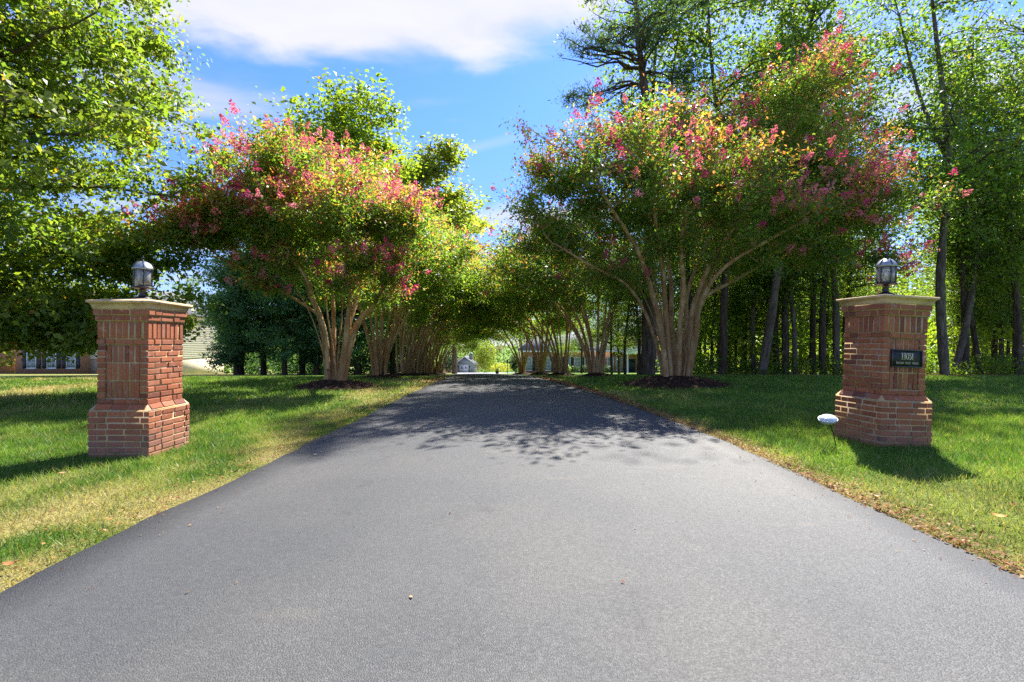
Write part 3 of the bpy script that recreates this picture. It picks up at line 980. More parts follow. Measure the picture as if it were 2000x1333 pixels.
# (pixel x of the trunk foot, distance, mesh, scale, lean in degrees to the right, width word, label)
WOODS = [
    (1272, 22.0, 1, 1.00, -0.5, 'thick straight dark trunk close behind the largest crape myrtle, just left of its stems'),
    (1412, 20.8, 0, 1.00, 0.8, 'thick straight brown trunk standing alone between the largest crape myrtle and the leaning grey trunk'),
    (1487, 20.4, 3, 1.05, 9.0, 'thick grey forest trunk leaning clearly to the right'),
    (1846, 19.6, 1, 1.02, 0.5, 'thick tall trunk directly right of the pillar with the plaque'),
    (1862, 21.5, 3, 0.80, 13.0, 'slim trunk leaning far right from beside the thick trunk by the plaque pillar'),
    (1915, 22.5, 0, 0.70, -7.0, 'dark trunk leaning left at the right side of the plaque pillar'),
    (1995, 24.0, 2, 0.78, -9.0, 'dark trunk leaning left at the right edge of the picture'),
    (1552, 22.0, 3, 0.66, 3.0, 'pale lichen-grey slim trunk with a slight lean, right of the leaning thick trunk'),
]
SLIM = {  # the thin trunks between the landmarks, from left to right
    'thin dark trunk in front of the brick house, %s from the left': [(1090, 47, 2, .5, 0), (1136, 42, 4, .55, 0), (1178, 46, 0, .5, 0), (1195, 27, 4, .42, 0), (1209, 30, 0, .48, 2), (1221, 26, 2, .46, 3), (1247, 25, 4, .55, 0)],
    'slim trunk right of the largest crape myrtle, %s counting away from it': [(1307, 26, 2, .62, 0), (1352, 23.5, 0, .74, 1), (1366, 29, 4, .5, -1), (1379, 33, 3, .6, 0), (1390, 25, 2, .52, 1), (1401, 30, 1, .5, 0)],
    'slim trunk left of the leaning grey trunk, %s counting from the lone thick brown one': [(1424, 31, 4, .5, 0), (1436, 27, 0, .5, 2), (1449, 30, 2, .55, -2), (1457, 27, 4, .55, 1), (1464, 34, 3, .6, 0), (1473, 23.5, 1, .72, 0)],
    'dark trunk between the leaning grey trunk and the plaque pillar, %s from the left': [(1506, 26, 2, .7, 0), (1518, 23.5, 4, .8, -1), (1534, 22.2, 0, .95, -1), (1562, 30, 2, .6, 0), (1572, 33, 4, .55, 0), (1587, 23, 2, .82, 0),
                                                                                         (1606, 22.2, 0, .88, 1), (1617, 28, 4, .7, 0), (1633, 22.6, 1, .9, 0), (1652, 27, 2, .7, 0)],
    'trunk right of the plaque pillar, %s from the left': [(1872, 27, 3, .55, 0), (1886, 21.6, 0, .85, 0), (1897, 25, 3, .5, -2), (1906, 29, 2, .6, 1), (1927, 31, 1, .5, 0), (1940, 25.5, 4, .75, 1), (1955, 24.5, 3, .6, 0), (1966, 34, 2, .7, 0), (1978, 27, 1, .55, 2), (1990, 21.5, 0, .9, 0)],
}
r_ = rng(77)
n_tree = 0
for px, y, k, s, ln, lab in WOODS:
    plant_tree('forest_tree', FOREST[k], lab, 'tree', ground_point(px, y) - np.array([0, 0, 0.05]), (0, math.radians(ln), 0 if abs(ln) > 5 else r_.uniform(0, 6.28)), s, 'woodland trees to the right')
FIRST = ['first'] + ORD
for lab, lst in SLIM.items():
    for i, (px, y, k, s, ln) in enumerate(lst):
        plant_tree('forest_tree', FOREST[k], lab % FIRST[i], 'tree', ground_point(px, y) - np.array([0, 0, 0.05]), (0, math.radians(ln), 0 if abs(ln) > 5 else r_.uniform(0, 6.28)), s, 'woodland trees to the right')
# deeper and beyond the right edge: nothing tells these apart
for i in range(12):
    y = r_.uniform(29, 37)
    px = r_.uniform(1310, 2040)
    plant_tree('forest_tree', FOREST[i % 5], 'dim far trunk deep inside the woods on the right, behind all the nearer trunks', 'tree', ground_point(px, y), (0, 0, r_.uniform(0, 6.28)), r_.uniform(0.55, 0.85), 'far trees deep in the right woods')

# --- pine above the right crape myrtle
r = rng(88)
PB = ground_point(1262, 19.2)
p_st = [(np.array([(0, 0, -0.2), (0.1, 0, 6), (0.0, 0, 11), (-0.35, 0, 14.5), (-0.3, 0, 18.2)]), 0.23, 0.05)]
p_lb = []
for z, a, o, q in ((11.6, 2.9, 2.2, 1.3), (12.6, 0.4, 2.2, 1.2), (13.3, 3.4, 2.4, 1.3), (14.4, 2.2, 1.4, 1.3), (14.6, 5.6, 2.0, 1.3), (15.8, 3.2, 1.8, 1.2), (16.6, 0.6, 1.6, 1.2), (17.6, 2.4, 0.9, 1.2), (18.6, 0, 0.2, 1.1), (13.0, 4.6, 2.0, 1.2)):
    p_lb.append((np.array([math.cos(a) * o - 0.2, math.sin(a) * o, z]), (q, q, q * 0.5), 1.0))
PINE = grow(808, p_st, p_lb, 80, 420, 26, 0.16, [(0.060, 0.105, 0.055), (0.105, 0.150, 0.065)], spread=0.15, stem_lo=0.55, leaf_ar=0.2, twig_r=0.012, rise=0.15, up=0.3)
plant_tree('pine_tree', tree_meshes('pine', PINE, M_CONIFER, M_BARK), 'dark pine with a twisted open top rising above the largest crape myrtle', 'tree', PB)

# --- tall trees behind the left row
TALL = []
for k, (H, first, rad, nl) in enumerate(((23.5, 0.50, 5.2, 11), (21.0, 0.40, 3.8, 12))):
    st, lo = forest(850 + k, H, first, rad, nl, r_trunk=0.3)
    tr = grow(860 + k, st, lo, 120, 1250, 26 if k == 0 else 18, 0.23, [(0.115, 0.175, 0.024), (0.185, 0.225, 0.028), (0.28, 0.20, 0.03)] if k == 0 else [(0.15, 0.195, 0.045), (0.23, 0.25, 0.055), (0.25, 0.16, 0.03)],
              spread=0.38, stem_lo=0.3, twig_r=0.014, leaf_ar=0.8, rise=0.2)
    TALL.append(tree_meshes('tall_%d' % k, tr, M_LEAF, M_GREYBARK))
plant_tree('tall_tree', TALL[0], 'tallest yellow green tree rising behind the left crape myrtles against the sky', 'tree', ground_point(655, 36.0), (0, 0, 0.6), (1.2, 1.2, 0.885))
plant_tree('tall_tree', TALL[1], 'narrow olive tree to the right of the tallest tree behind the left row', 'tree', ground_point(826, 44.0), (0, 0, 0.4), (1.45, 1.45, 1.06))
plant_tree('tall_tree', TALL[1], 'small olive tree top low against the sky above the far end of the driveway', 'tree', ground_point(888, 54.0), (0, 0, 2.2), (1.1, 1.1, 1.0))

# --- dark trees at the back of the left lawn
DARK_PAL = [(0.070, 0.160, 0.078), (0.125, 0.225, 0.090)]
DARK = []
for k, (H, first, rad, nl) in enumerate(((10.5, 0.10, 3.0, 8), (13.0, 0.22, 3.4, 8), (12.0, 0.16, 3.2, 8))):
    st, lo = forest(900 + k, H, first, rad, nl, r_trunk=0.22)
    tr = grow(910 + k, st, lo, 80, 680, 32, 0.17, DARK_PAL, spread=0.24, stem_lo=0.12, twig_r=0.012, leaf_ar=0.5, rise=-0.1, curve_up=-0.1, up=0.9)
    DARK.append(tree_meshes('dark_%d' % k, tr, M_CONIFER if k == 0 else M_LEAF, M_BARK))
dark = [(462, 31, 0, 0.78, 'blue green drooping tree in front of the pale siding corner'), (470, 32, 2, 0.95, 'first dark tree right of the drooping blue green one'),
        (515, 34, 1, 1.0, 'second dark tree right of the drooping blue green one'), (556, 31.5, 2, 0.85, 'third dark tree right of the drooping blue green one, low boughs'),
        (590, 35, 1, 1.05, 'fourth dark tree right of the drooping blue green one'), (618, 32, 0, 0.9, 'dark tree seen just left of the three pale trunks'),
        (648, 36, 1, 1.1, 'dark tree right behind the three pale trunks'), (700, 33, 2, 1.0, 'dark tree between the first and second left crape myrtles'),
        (768, 36, 1, 1.0, 'dark thick tree behind the second left crape myrtle')]
for px, y, k, s, lab in dark:
    plant_tree('dark_tree', DARK[k], lab, 'tree', ground_point(px, y), (0, 0, r_.uniform(0, 6.28)), s, 'dark trees behind the left lawn')
plant_tree('yellow_tree', FOREST[2], 'pale yellow tree rising behind the grey house roof', 'tree', ground_point(365, 66.0), (0, 0, 1.0), 0.78)


# --- masses nobody could count
def leaf_mass(name, seed, centres, radii, per, leaf, pal, mat=M_LEAF, ar=0.6, label=None):
    r = rng(seed)
    n = len(centres)
    d = norm(r.normal(size=(n, per, 3)))
    q = r.random((n, per, 1)) ** 0.4
    C = centres[:, None] + d * q * radii[:, None]
    A = r.normal(size=C.shape) + np.array([0, 0, -0.2])
    Nn = r.normal(size=C.shape) * 0.6 + np.array([0, 0, 0.7]) + d * 0.3
    s = leaf * (0.6 + 0.8 * r.random((n, per)))
    V, Q = leaf_quads(C.reshape(-1, 3), A.reshape(-1, 3), Nn.reshape(-1, 3), s.ravel(), s.ravel() * ar)
    pal = np.asarray(pal)
    b = pal[0] + (pal[1] - pal[0]) * r.random((n, 1))
    t = b[:, None] * (0.75 + 0.5 * r.random((n, per, 1)))
    o = link(name, make_mesh(name, V, Q, mat=mat, tint=np.repeat(t.reshape(-1, 3), 4, 0)))
    return tag(o, label, None, None, 'stuff')


r = rng(55)
n = 900
y = np.where(r.random(n) < 0.3, r.uniform(22.5, 40, n), r.uniform(41, 58, n)) ; px = r.uniform(1300, 2100, n)
x = (px - 1000) / F_PX * y
zz = height(x, y) + 0.2 + r.random(n) ** 1.2 * np.where(y < 40, 2.0 + 0.1 * (y - 20), 9.0)
keep = (px > 1370) | (y < 40) | (zz < height(x, y) + 0.6)
c_ = np.stack([x, y, zz], -1)[keep]
leaf_mass('undergrowth', 56, c_, np.stack([r.uniform(0.8, 1.6, len(c_)), r.uniform(0.8, 1.6, len(c_)), r.uniform(0.35, 0.7, len(c_))], -1), 74, 0.225,
          [(0.10, 0.175, 0.025), (0.24, 0.28, 0.035)], label='bright leafy undergrowth between the trunks of the right woods')
n = 260
y = r.uniform(19.5, 27, n); px = r.uniform(1330, 2100, n)
x = (px - 1000) / F_PX * y
c_ = np.stack([x, y, height(x, y) + r.random(n) ** 2 * 0.7 + 0.05], -1)
leaf_mass('low_undergrowth', 58, c_, np.stack([r.uniform(0.3, 0.7, n), r.uniform(0.3, 0.7, n), r.uniform(0.12, 0.3, n)], -1), 60, 0.10,
          [(0.06, 0.12, 0.025), (0.14, 0.18, 0.03)], label='low weeds and seedlings along the edge of the right woods')
n = 150
y = r.uniform(37, 45, n); px = r.uniform(440, 830, n)
x = (px - 1000) / F_PX * y
c_ = np.stack([x, y, height(x, y) + 0.2 + r.random(n) ** 1.2 * 3.2], -1)
leaf_mass('wood_thicket', 59, c_, np.stack([r.uniform(0.8, 1.5, n), r.uniform(0.8, 1.5, n), r.uniform(0.5, 0.9, n)], -1), 150, 0.20,
          [(0.045, 0.095, 0.04), (0.085, 0.145, 0.05)], label='dim thicket behind the trunks of the dark trees on the left')
# far wood closing the view all round
n = 1500
ang = r.uniform(-1.15, 1.15, n)
dist = r.uniform(0, 1, n)
rad = np.where(np.abs(ang) < 0.28, 145 + dist * 40, np.where(ang > 0, 74 + dist * 30, 80 + dist * 35))
x = np.sin(ang) * rad; y = np.cos(ang) * rad
hz = np.where(ang > 0.28, 13.0, np.where(ang < -0.28, 9.5, 16.0))
zz = height(x, y) + r.random(n) ** 0.9 * hz
c_ = np.stack([x, y, zz], -1)
leaf_mass('distant_woods', 57, c_, np.repeat((rad / 80 * 2.6)[:, None], 3, 1) * np.array([1, 1, 0.75]), 48, 0.74, [(0.05, 0.085, 0.018), (0.11, 0.14, 0.024)], label='far wood closing the view behind houses and lawn')


# ------------------------------------------------------------------ mulch mounds, litter, grass
def mulch_material():
    mt, t, o = material('mulch')
    pos = t.n('ShaderNodeTexCoord').outputs['Object']
    n1 = t.noise(pos, 22, 4, 0.7); n2 = t.noise(pos, 70, 3, 0.6)
    c = t.ramp(t.math('ADD', t.math('MULTIPLY', n1, 0.6), t.math('MULTIPLY', n2, 0.4)), [(0.35, (0.018, 0.011, 0.008)), (0.52, (0.055, 0.032, 0.022)), (0.68, (0.12, 0.07, 0.045))])
    principled(t, o, c, 0.95, 0.1, 0, t.bump(t.math('ADD', n1, n2), 1.0, 0.05))
    return mt


M_MULCH = mulch_material()
M_CHIP = leaf_material('bark_chip', 0.0, (1, 1, 1), 0.1, 0.9)
for i, (b, R0) in enumerate(mounds):
    rr = np.linspace(0, 1, 14); aa = np.linspace(0, 2 * math.pi, 40, endpoint=False)
    RR, AA = np.meshgrid(rr, aa, indexing='ij')
    edge = R0 * (0.88 + 0.3 * vnoise(np.cos(AA) * 2.5 + 9 + i * 5, np.sin(AA) * 2.5 + 9, 5))
    mx = b[0] + RR * edge * np.cos(AA); my = b[1] + RR * edge * np.sin(AA)
    mz = height(mx, my) + 0.20 * R0 / 1.1 * (1 - RR ** 1.6) * (0.7 + 0.6 * fbm(mx * 3, my * 3, 4)) - 0.03 * RR ** 4 + 0.02
    V = np.stack([mx, my, mz], -1).reshape(-1, 3) - b
    a_ = (np.arange(13)[:, None] * 40 + np.arange(40)[None]).ravel(); b_ = (np.arange(13)[:, None] * 40 + (np.arange(40)[None] + 1) % 40).ravel()
    root = link('mulch_mound', make_mesh('mulch_mound', V, np.stack([a_, a_ + 40, b_ + 40, b_], -1), mat=M_MULCH, smooth=True), None, b)
    side = 'left' if b[0] < -2 else 'right'
    tag(root, 'dark bark mulch heaped round the foot of a crape myrtle', None, None, 'stuff')
    if i < 6:
        r = rng(60 + i)
        nch = 900 if i < 2 else 350
        q = r.random(nch) ** 0.5 * 1.06; a = r.random(nch) * 2 * math.pi
        ed = R0 * (0.88 + 0.3 * vnoise(np.cos(a) * 2.5 + 9 + i * 5, np.sin(a) * 2.5 + 9, 5))
        x = b[0] + q * ed * np.cos(a); y = b[1] + q * ed * np.sin(a)
        z = height(x, y) + 0.20 * R0 / 1.1 * np.maximum(0, 1 - q ** 1.6) * (0.7 + 0.6 * fbm(x * 3, y * 3, 4)) + 0.035
        C = np.stack([x, y, z], -1) - b
        s = r.uniform(0.03, 0.11, nch)
        V, Q = leaf_quads(C, r.normal(size=(nch, 3)) * np.array([1, 1, 0.5]), r.normal(size=(nch, 3)) * 0.6 + np.array([0, 0, 1]), s, s * 0.35, 0.0, 0.0)
        t = np.array((0.07, 0.04, 0.026)) * r.uniform(0.35, 1.9, (nch, 1))
        ch = link('bark_chip', make_mesh('bark_chip', V, Q, mat=M_CHIP, tint=np.repeat(t, 4, 0)), root)
        ch['kind'] = 'stuff'

PIL_L = (-4.428, 5.63); PIL_R = (4.573, 5.855)


def blades(seed, n, xlo, xhi, ylo, yhi, hgt, wid, dens=None):
    r = rng(seed)
    # sample with density falling with distance
    y = ylo + (yhi - ylo) * r.random(n) ** 1.15
    x = r.uniform(xlo, xhi, n)
    d = drive_dist(x, y)
    k = (d > -0.03) & (r.random(n) < 1 - 0.9 * sstep(np.abs(x) - 1.15 * y, 0.0, 4.0))
    for cx, cy_ in (PIL_L, PIL_R):
        k &= ~((np.abs(x - cx) < 0.36) & (np.abs(y - cy_) < 0.36))
    for b, R0 in mounds[:6]:
        k &= (x - b[0]) ** 2 + (y - b[1]) ** 2 > (R0 * 0.95) ** 2
    x, y, d = x[k], y[k], d[k]
    c, dry, wm = lawn_colour(x, y)
    k = r.random(len(x)) > np.maximum(0.55 * dry, 0.96 * wm)
    x, y, c, d, dry = x[k], y[k], c[k], d[k], dry[k]
    n = len(x)
    hh = hgt * (0.45 + 0.9 * r.random(n)) * (1 - 0.35 * dry) * (0.7 + 0.6 * fbm(x * 1.7, y * 1.7, 71)) * (0.45 + 0.55 * sstep(d, 0.0, 0.5))
    ww = wid * (0.6 + 0.8 * r.random(n)) * (0.6 + y / ylo * 0.4 if False else 1.0)
    ww = ww * np.maximum(1.0, y / 6.0)
    a = r.random(n) * 2 * math.pi
    lean = r.normal(size=(n, 2)) * 0.55 * hh[:, None]
    z = height(x, y)
    bx = np.cos(a) * ww * 0.5; by = np.sin(a) * ww * 0.5
    v0 = np.stack([x - bx, y - by, z - 0.004], -1); v1 = np.stack([x + bx, y + by, z - 0.004], -1)
    v2 = np.stack([x + lean[:, 0], y + lean[:, 1], z + hh], -1)
    V = np.stack([v0, v1, v2], 1).reshape(-1, 3)
    T = np.arange(n * 3).reshape(-1, 3)
    tone = 0.7 + 0.6 * r.random((n, 1))
    c = c * tone
    straw = r.random(n) < (0.07 + 0.35 * dry)
    c[straw] = STRAW * r.uniform(0.7, 1.2, (straw.sum(), 1))
    return V, T, np.repeat(c, 3, 0)


parts = [blades(1, 215000, -10.0, -2.45, 1.2, 8.6, 0.062, 0.0065), blades(2, 185000, 2.0, 10.0, 1.2, 8.4, 0.062, 0.0065),
         blades(3, 85000, -20, -2.4, 8.4, 20, 0.075, 0.010), blades(4, 85000, 1.0, 21, 8.2, 20, 0.075, 0.010)]
off = 0; Vs = []; Ts = []; Cs = []
for V, T, c in parts:
    Vs.append(V); Ts.append(T + off); Cs.append(c); off += len(V)
gr = link('grass', make_mesh('grass', np.concatenate(Vs), None, np.concatenate(Ts), mat=M_GRASS, tint=np.concatenate(Cs)))
tag(gr, 'mown green lawn grass with dry straw patches beside the driveway', None, None, 'stuff')

# leaf litter drifted along the right edge of the drive and under the woods
r = rng(66)
n = 5200
y = 2.2 + 16 * r.random(n) ** 1.3
l, rt = drive_edges(y)
side = r.random(n) < 0.82
off_ = np.abs(r.normal(size=n)) * 0.16
x = np.where(side, rt + off_ - 0.03, l - np.abs(r.normal(size=n)) * 0.35)
n2_ = 2600
px = r.uniform(1320, 2050, n2_); y2 = r.uniform(18.3, 24, n2_); x2 = (px - 1000) / F_PX * y2
x = np.concatenate([x, x2]); y = np.concatenate([y, y2])
n = len(x)
s = r.uniform(0.012, 0.04, n) * np.maximum(1, y / 7)
C = np.stack([x, y, height(x, y) + 0.02 + 0.02 * r.random(n)], -1)
V, Q = leaf_quads(C, r.normal(size=(n, 3)) * np.array([1, 1, 0.3]), r.normal(size=(n, 3)) * 0.35 + np.array([0, 0, 1]), s, s * 0.6, 0.2, 0.1)
pal = np.array([(0.26, 0.11, 0.045), (0.32, 0.17, 0.07), (0.20, 0.075, 0.035), (0.38, 0.25, 0.12)])
t = pal[r.integers(0, 4, n)] * r.uniform(0.7, 1.2, (n, 1))
o = link('leaf_litter', make_mesh('leaf_litter', V, Q, mat=M_DRYLEAF, tint=np.repeat(t, 4, 0)))
tag(o, 'brown crumbled leaf litter along the driveway edges and the wood edge', None, None, 'stuff')

r = rng(67)
n = 420
y = 2.2 + 15 * r.random(n) ** 1.2
l, rt = drive_edges(y)
q = np.where(r.random(n) < 0.6, 1 - np.abs(r.normal(size=n)) * 0.06, np.where(r.random(n) < 0.5, np.abs(r.normal(size=n)) * 0.05, r.random(n)))
q = np.clip(q, 0.01, 0.99)
x = l + (rt - l) * q
s = r.uniform(0.008, 0.028, n) * np.maximum(1, y / 8)
C = np.stack([x, y, drive_z(x, y) + 0.008], -1)
V, Q = leaf_quads(C, r.normal(size=(n, 3)) * np.array([1, 1, 0.2]), r.normal(size=(n, 3)) * 0.25 + np.array([0, 0, 1]), s, s * 0.55, 0.25, 0.1)
t = pal[r.integers(0, 4, n)] * r.uniform(0.6, 1.3, (n, 1))
o = link('leaf_grit', make_mesh('leaf_grit', V, Q, mat=M_DRYLEAF, tint=np.repeat(t, 4, 0)))
tag(o, 'scattered leaf bits and grit lying on the asphalt', None, None, 'stuff')

# single fallen leaves one can pick out
LEAVES = [(1950, 1030, 'lawn', 0.13, (0.55, 0.33, 0.10), 'yellow fallen leaf on the lit grass at the right edge'), (1712, 983, 'lawn', 0.07, (0.50, 0.38, 0.25), 'pale fallen leaf on the dry grass right of the driveway'),
          (615, 894, 'drive', 0.075, (0.55, 0.45, 0.36), 'pale curled leaf on the asphalt near the left pillar'), (803, 1188, 'drive', 0.04, (0.5, 0.33, 0.2), 'small tan leaf on the bare asphalt in the foreground'),
          (470, 919, 'lawn', 0.10, (0.36, 0.16, 0.07), 'brown leaf in the dry grass left of the driveway'), (18, 1120, 'lawn', 0.085, (0.42, 0.15, 0.06), 'rust red leaf in the grass at the left edge'),
          (122, 932, 'lawn', 0.09, (0.40, 0.25, 0.14), 'tan leaf in the shadow of the left pillar'), (1353, 864, 'drive', 0.06, (0.6, 0.55, 0.42), 'pale leaf on the shaded edge of the asphalt'),
          (1862, 812, 'lawn', 0.10, (0.25, 0.11, 0.05), 'dark red leaf on the grass right of the plaque pillar'), (1980, 1010, 'lawn', 0.07, (0.22, 0.07, 0.04), 'dark maroon leaf near the right edge')]
for px, py, where, s, c, lab in LEAVES:
    s = s * 0.72
    y = CAM_H / (py - 666.5) * F_PX
    x = (px - 1000) / F_PX * y
    z = float(drive_z(x, y)) + 0.003 if where == 'drive' else float(height(x, y)) + 0.05
    mb = MB()
    k = np.linspace(0, 1, 6)
    wv = np.sin(k * math.pi) ** 0.7 * 0.28 * s
    cu = 0.18 * s * (2 * k - 1) ** 2
    V = np.concatenate([np.stack([(k - 0.5) * s, wv, cu + 0.10 * s], -1), np.stack([(k - 0.5) * s, 0 * k, cu], -1), np.stack([(k - 0.5) * s, -wv, cu + 0.08 * s], -1)])
    Q = [(i, i + 1, 6 + i + 1, 6 + i) for i in range(5)] + [(6 + i, 6 + i + 1, 12 + i + 1, 12 + i) for i in range(5)]
    me = make_mesh('fallen_leaf', V, Q, mat=M_DRYLEAF, tint=np.repeat(np.array([c]), len(V), 0), smooth=True)
    o = link('fallen_leaf', me, None, (x, y, z), (0.1, 0.05, (px * 0.37) % 6.28))
    tag(o, lab, 'leaf', 'single fallen leaves')


# ------------------------------------------------------------------ gate pillars
def brick_material():
    mt, t, o = material('red_brick')
    oi = t.n('ShaderNodeObjectInfo')
    tcn = t.n('ShaderNodeTexCoord')
    pos = t.n('ShaderNodeNewGeometry').outputs['Position']
    n1 = t.noise(pos, 55, 4, 0.65); n2 = t.noise(pos, 9, 4, 0.6, 0.5); n3 = t.noise(t.mapping(pos, scale=(1, 1, 0.5)), 26, 4, 0.7)
    c = t.ramp(oi.outputs['Random'], [(0.0, (0.14, 0.056, 0.042)), (0.08, (0.22, 0.080, 0.043)), (0.45, (0.295, 0.106, 0.053)), (0.8, (0.35, 0.132, 0.066)), (1.0, (0.26, 0.112, 0.066))])
    c = t.mix(t.smooth(n1, 0.3, 0.7, 0.0, 0.5), t.mix(1.0, c, (1.25, 1.15, 1.1), 'MULTIPLY'), t.mix(1.0, c, (0.58, 0.55, 0.55), 'MULTIPLY'))
    bloom = t.math('MULTIPLY', t.smooth(n2, 0.50, 0.72), t.smooth(n3, 0.42, 0.70))
    c = t.mix(t.math('MULTIPLY', bloom, 0.45), c, (0.52, 0.46, 0.42))
    sz = t.n('ShaderNodeSeparateXYZ'); t.links.new(pos, sz.inputs[0])
    dust = t.math('MULTIPLY', t.smooth(t.math('ADD', sz.outputs[2], t.math('MULTIPLY', n2, 0.35)), 0.62, 0.22), 0.38)
    c = t.mix(dust, c, (0.30, 0.19, 0.145))
    principled(t, o, c, 0.85, 0.2, 0, t.bump(t.math('ADD', n1, n3), 0.35, 0.006))
    return mt


def mortar_material():
    mt, t, o = material('sandy_mortar')
    pos = t.n('ShaderNodeNewGeometry').outputs['Position']
    n1 = t.noise(pos, 90, 3, 0.7); n2 = t.noise(pos, 6, 3)
    c = t.mix(n1, (0.42, 0.27, 0.115), (0.56, 0.39, 0.19))
    c = t.mix(t.smooth(n2, 0.42, 0.66, 0, 0.6), c, (0.40, 0.34, 0.26))
    n4 = t.noise(pos, 3.1, 3)
    c = t.mix(t.smooth(n4, 0.5, 0.7, 0, 0.55), c, (0.20, 0.145, 0.085))
    principled(t, o, c, 0.95, 0.1, 0, t.bump(n1, 0.4, 0.004))
    return mt


def stone_material():
    mt, t, o = material('cast_stone')
    pos = t.n('ShaderNodeNewGeometry').outputs['Position']
    n1 = t.noise(pos, 70, 4, 0.65); n2 = t.noise(t.mapping(pos, scale=(1, 1, 3)), 5, 4, 0.6, 0.4)
    c = t.mix(n1, (0.54, 0.375, 0.20), (0.70, 0.51, 0.31))
    c = t.mix(t.smooth(n2, 0.45, 0.68, 0, 0.7), c, (0.38, 0.25, 0.12))
    n5 = t.noise(t.mapping(pos, scale=(1, 1, 0.25)), 16, 3, 0.6)
    c = t.mix(t.smooth(n5, 0.56, 0.72, 0, 0.5), c, (0.17, 0.14, 0.095))
    principled(t, o, c, 0.85, 0.2, 0, t.bump(n1, 0.25, 0.004))
    return mt


M_BRICK = brick_material(); M_MORTAR = mortar_material(); M_STONE = stone_material()
_bricks = {}


def brick_mesh(lx, ly, lz):
    """one brick with worn arrises, centred; 44 triangles"""
    k = (round(lx, 3), round(ly, 3), round(lz, 3))
    if k in _bricks:
        return _bricks[k]
    hx, hy, hz = lx / 2, ly / 2, lz / 2
    b = 0.004
    V = []
    for sx in (-1, 1):
        for sy in (-1, 1):
            for sz in (-1, 1):
                V += [(sx * (hx - b), sy * (hy - b), sz * hz), (sx * (hx - b), sy * hy, sz * (hz - b)), (sx * hx, sy * (hy - b), sz * (hz - b))]
    import bmesh
    bm = bmesh.new()
    for vv in V:
        bm.verts.new(vv)
    bmesh.ops.convex_hull(bm, input=bm.verts)
    bmesh.ops.dissolve_limit(bm, angle_limit=0.01, verts=bm.verts, edges=bm.edges)
    me = bpy.data.meshes.new('brick')
    bm.to_mesh(me); bm.free()
    me.materials.append(M_BRICK)
    _bricks[k] = me
    return me


PITCH = 0.0677; BH = 0.0535; BD = 0.090; BL = 0.189; J = PITCH - BH
A_BASE = 0.340; A_SHAFT = 0.2875


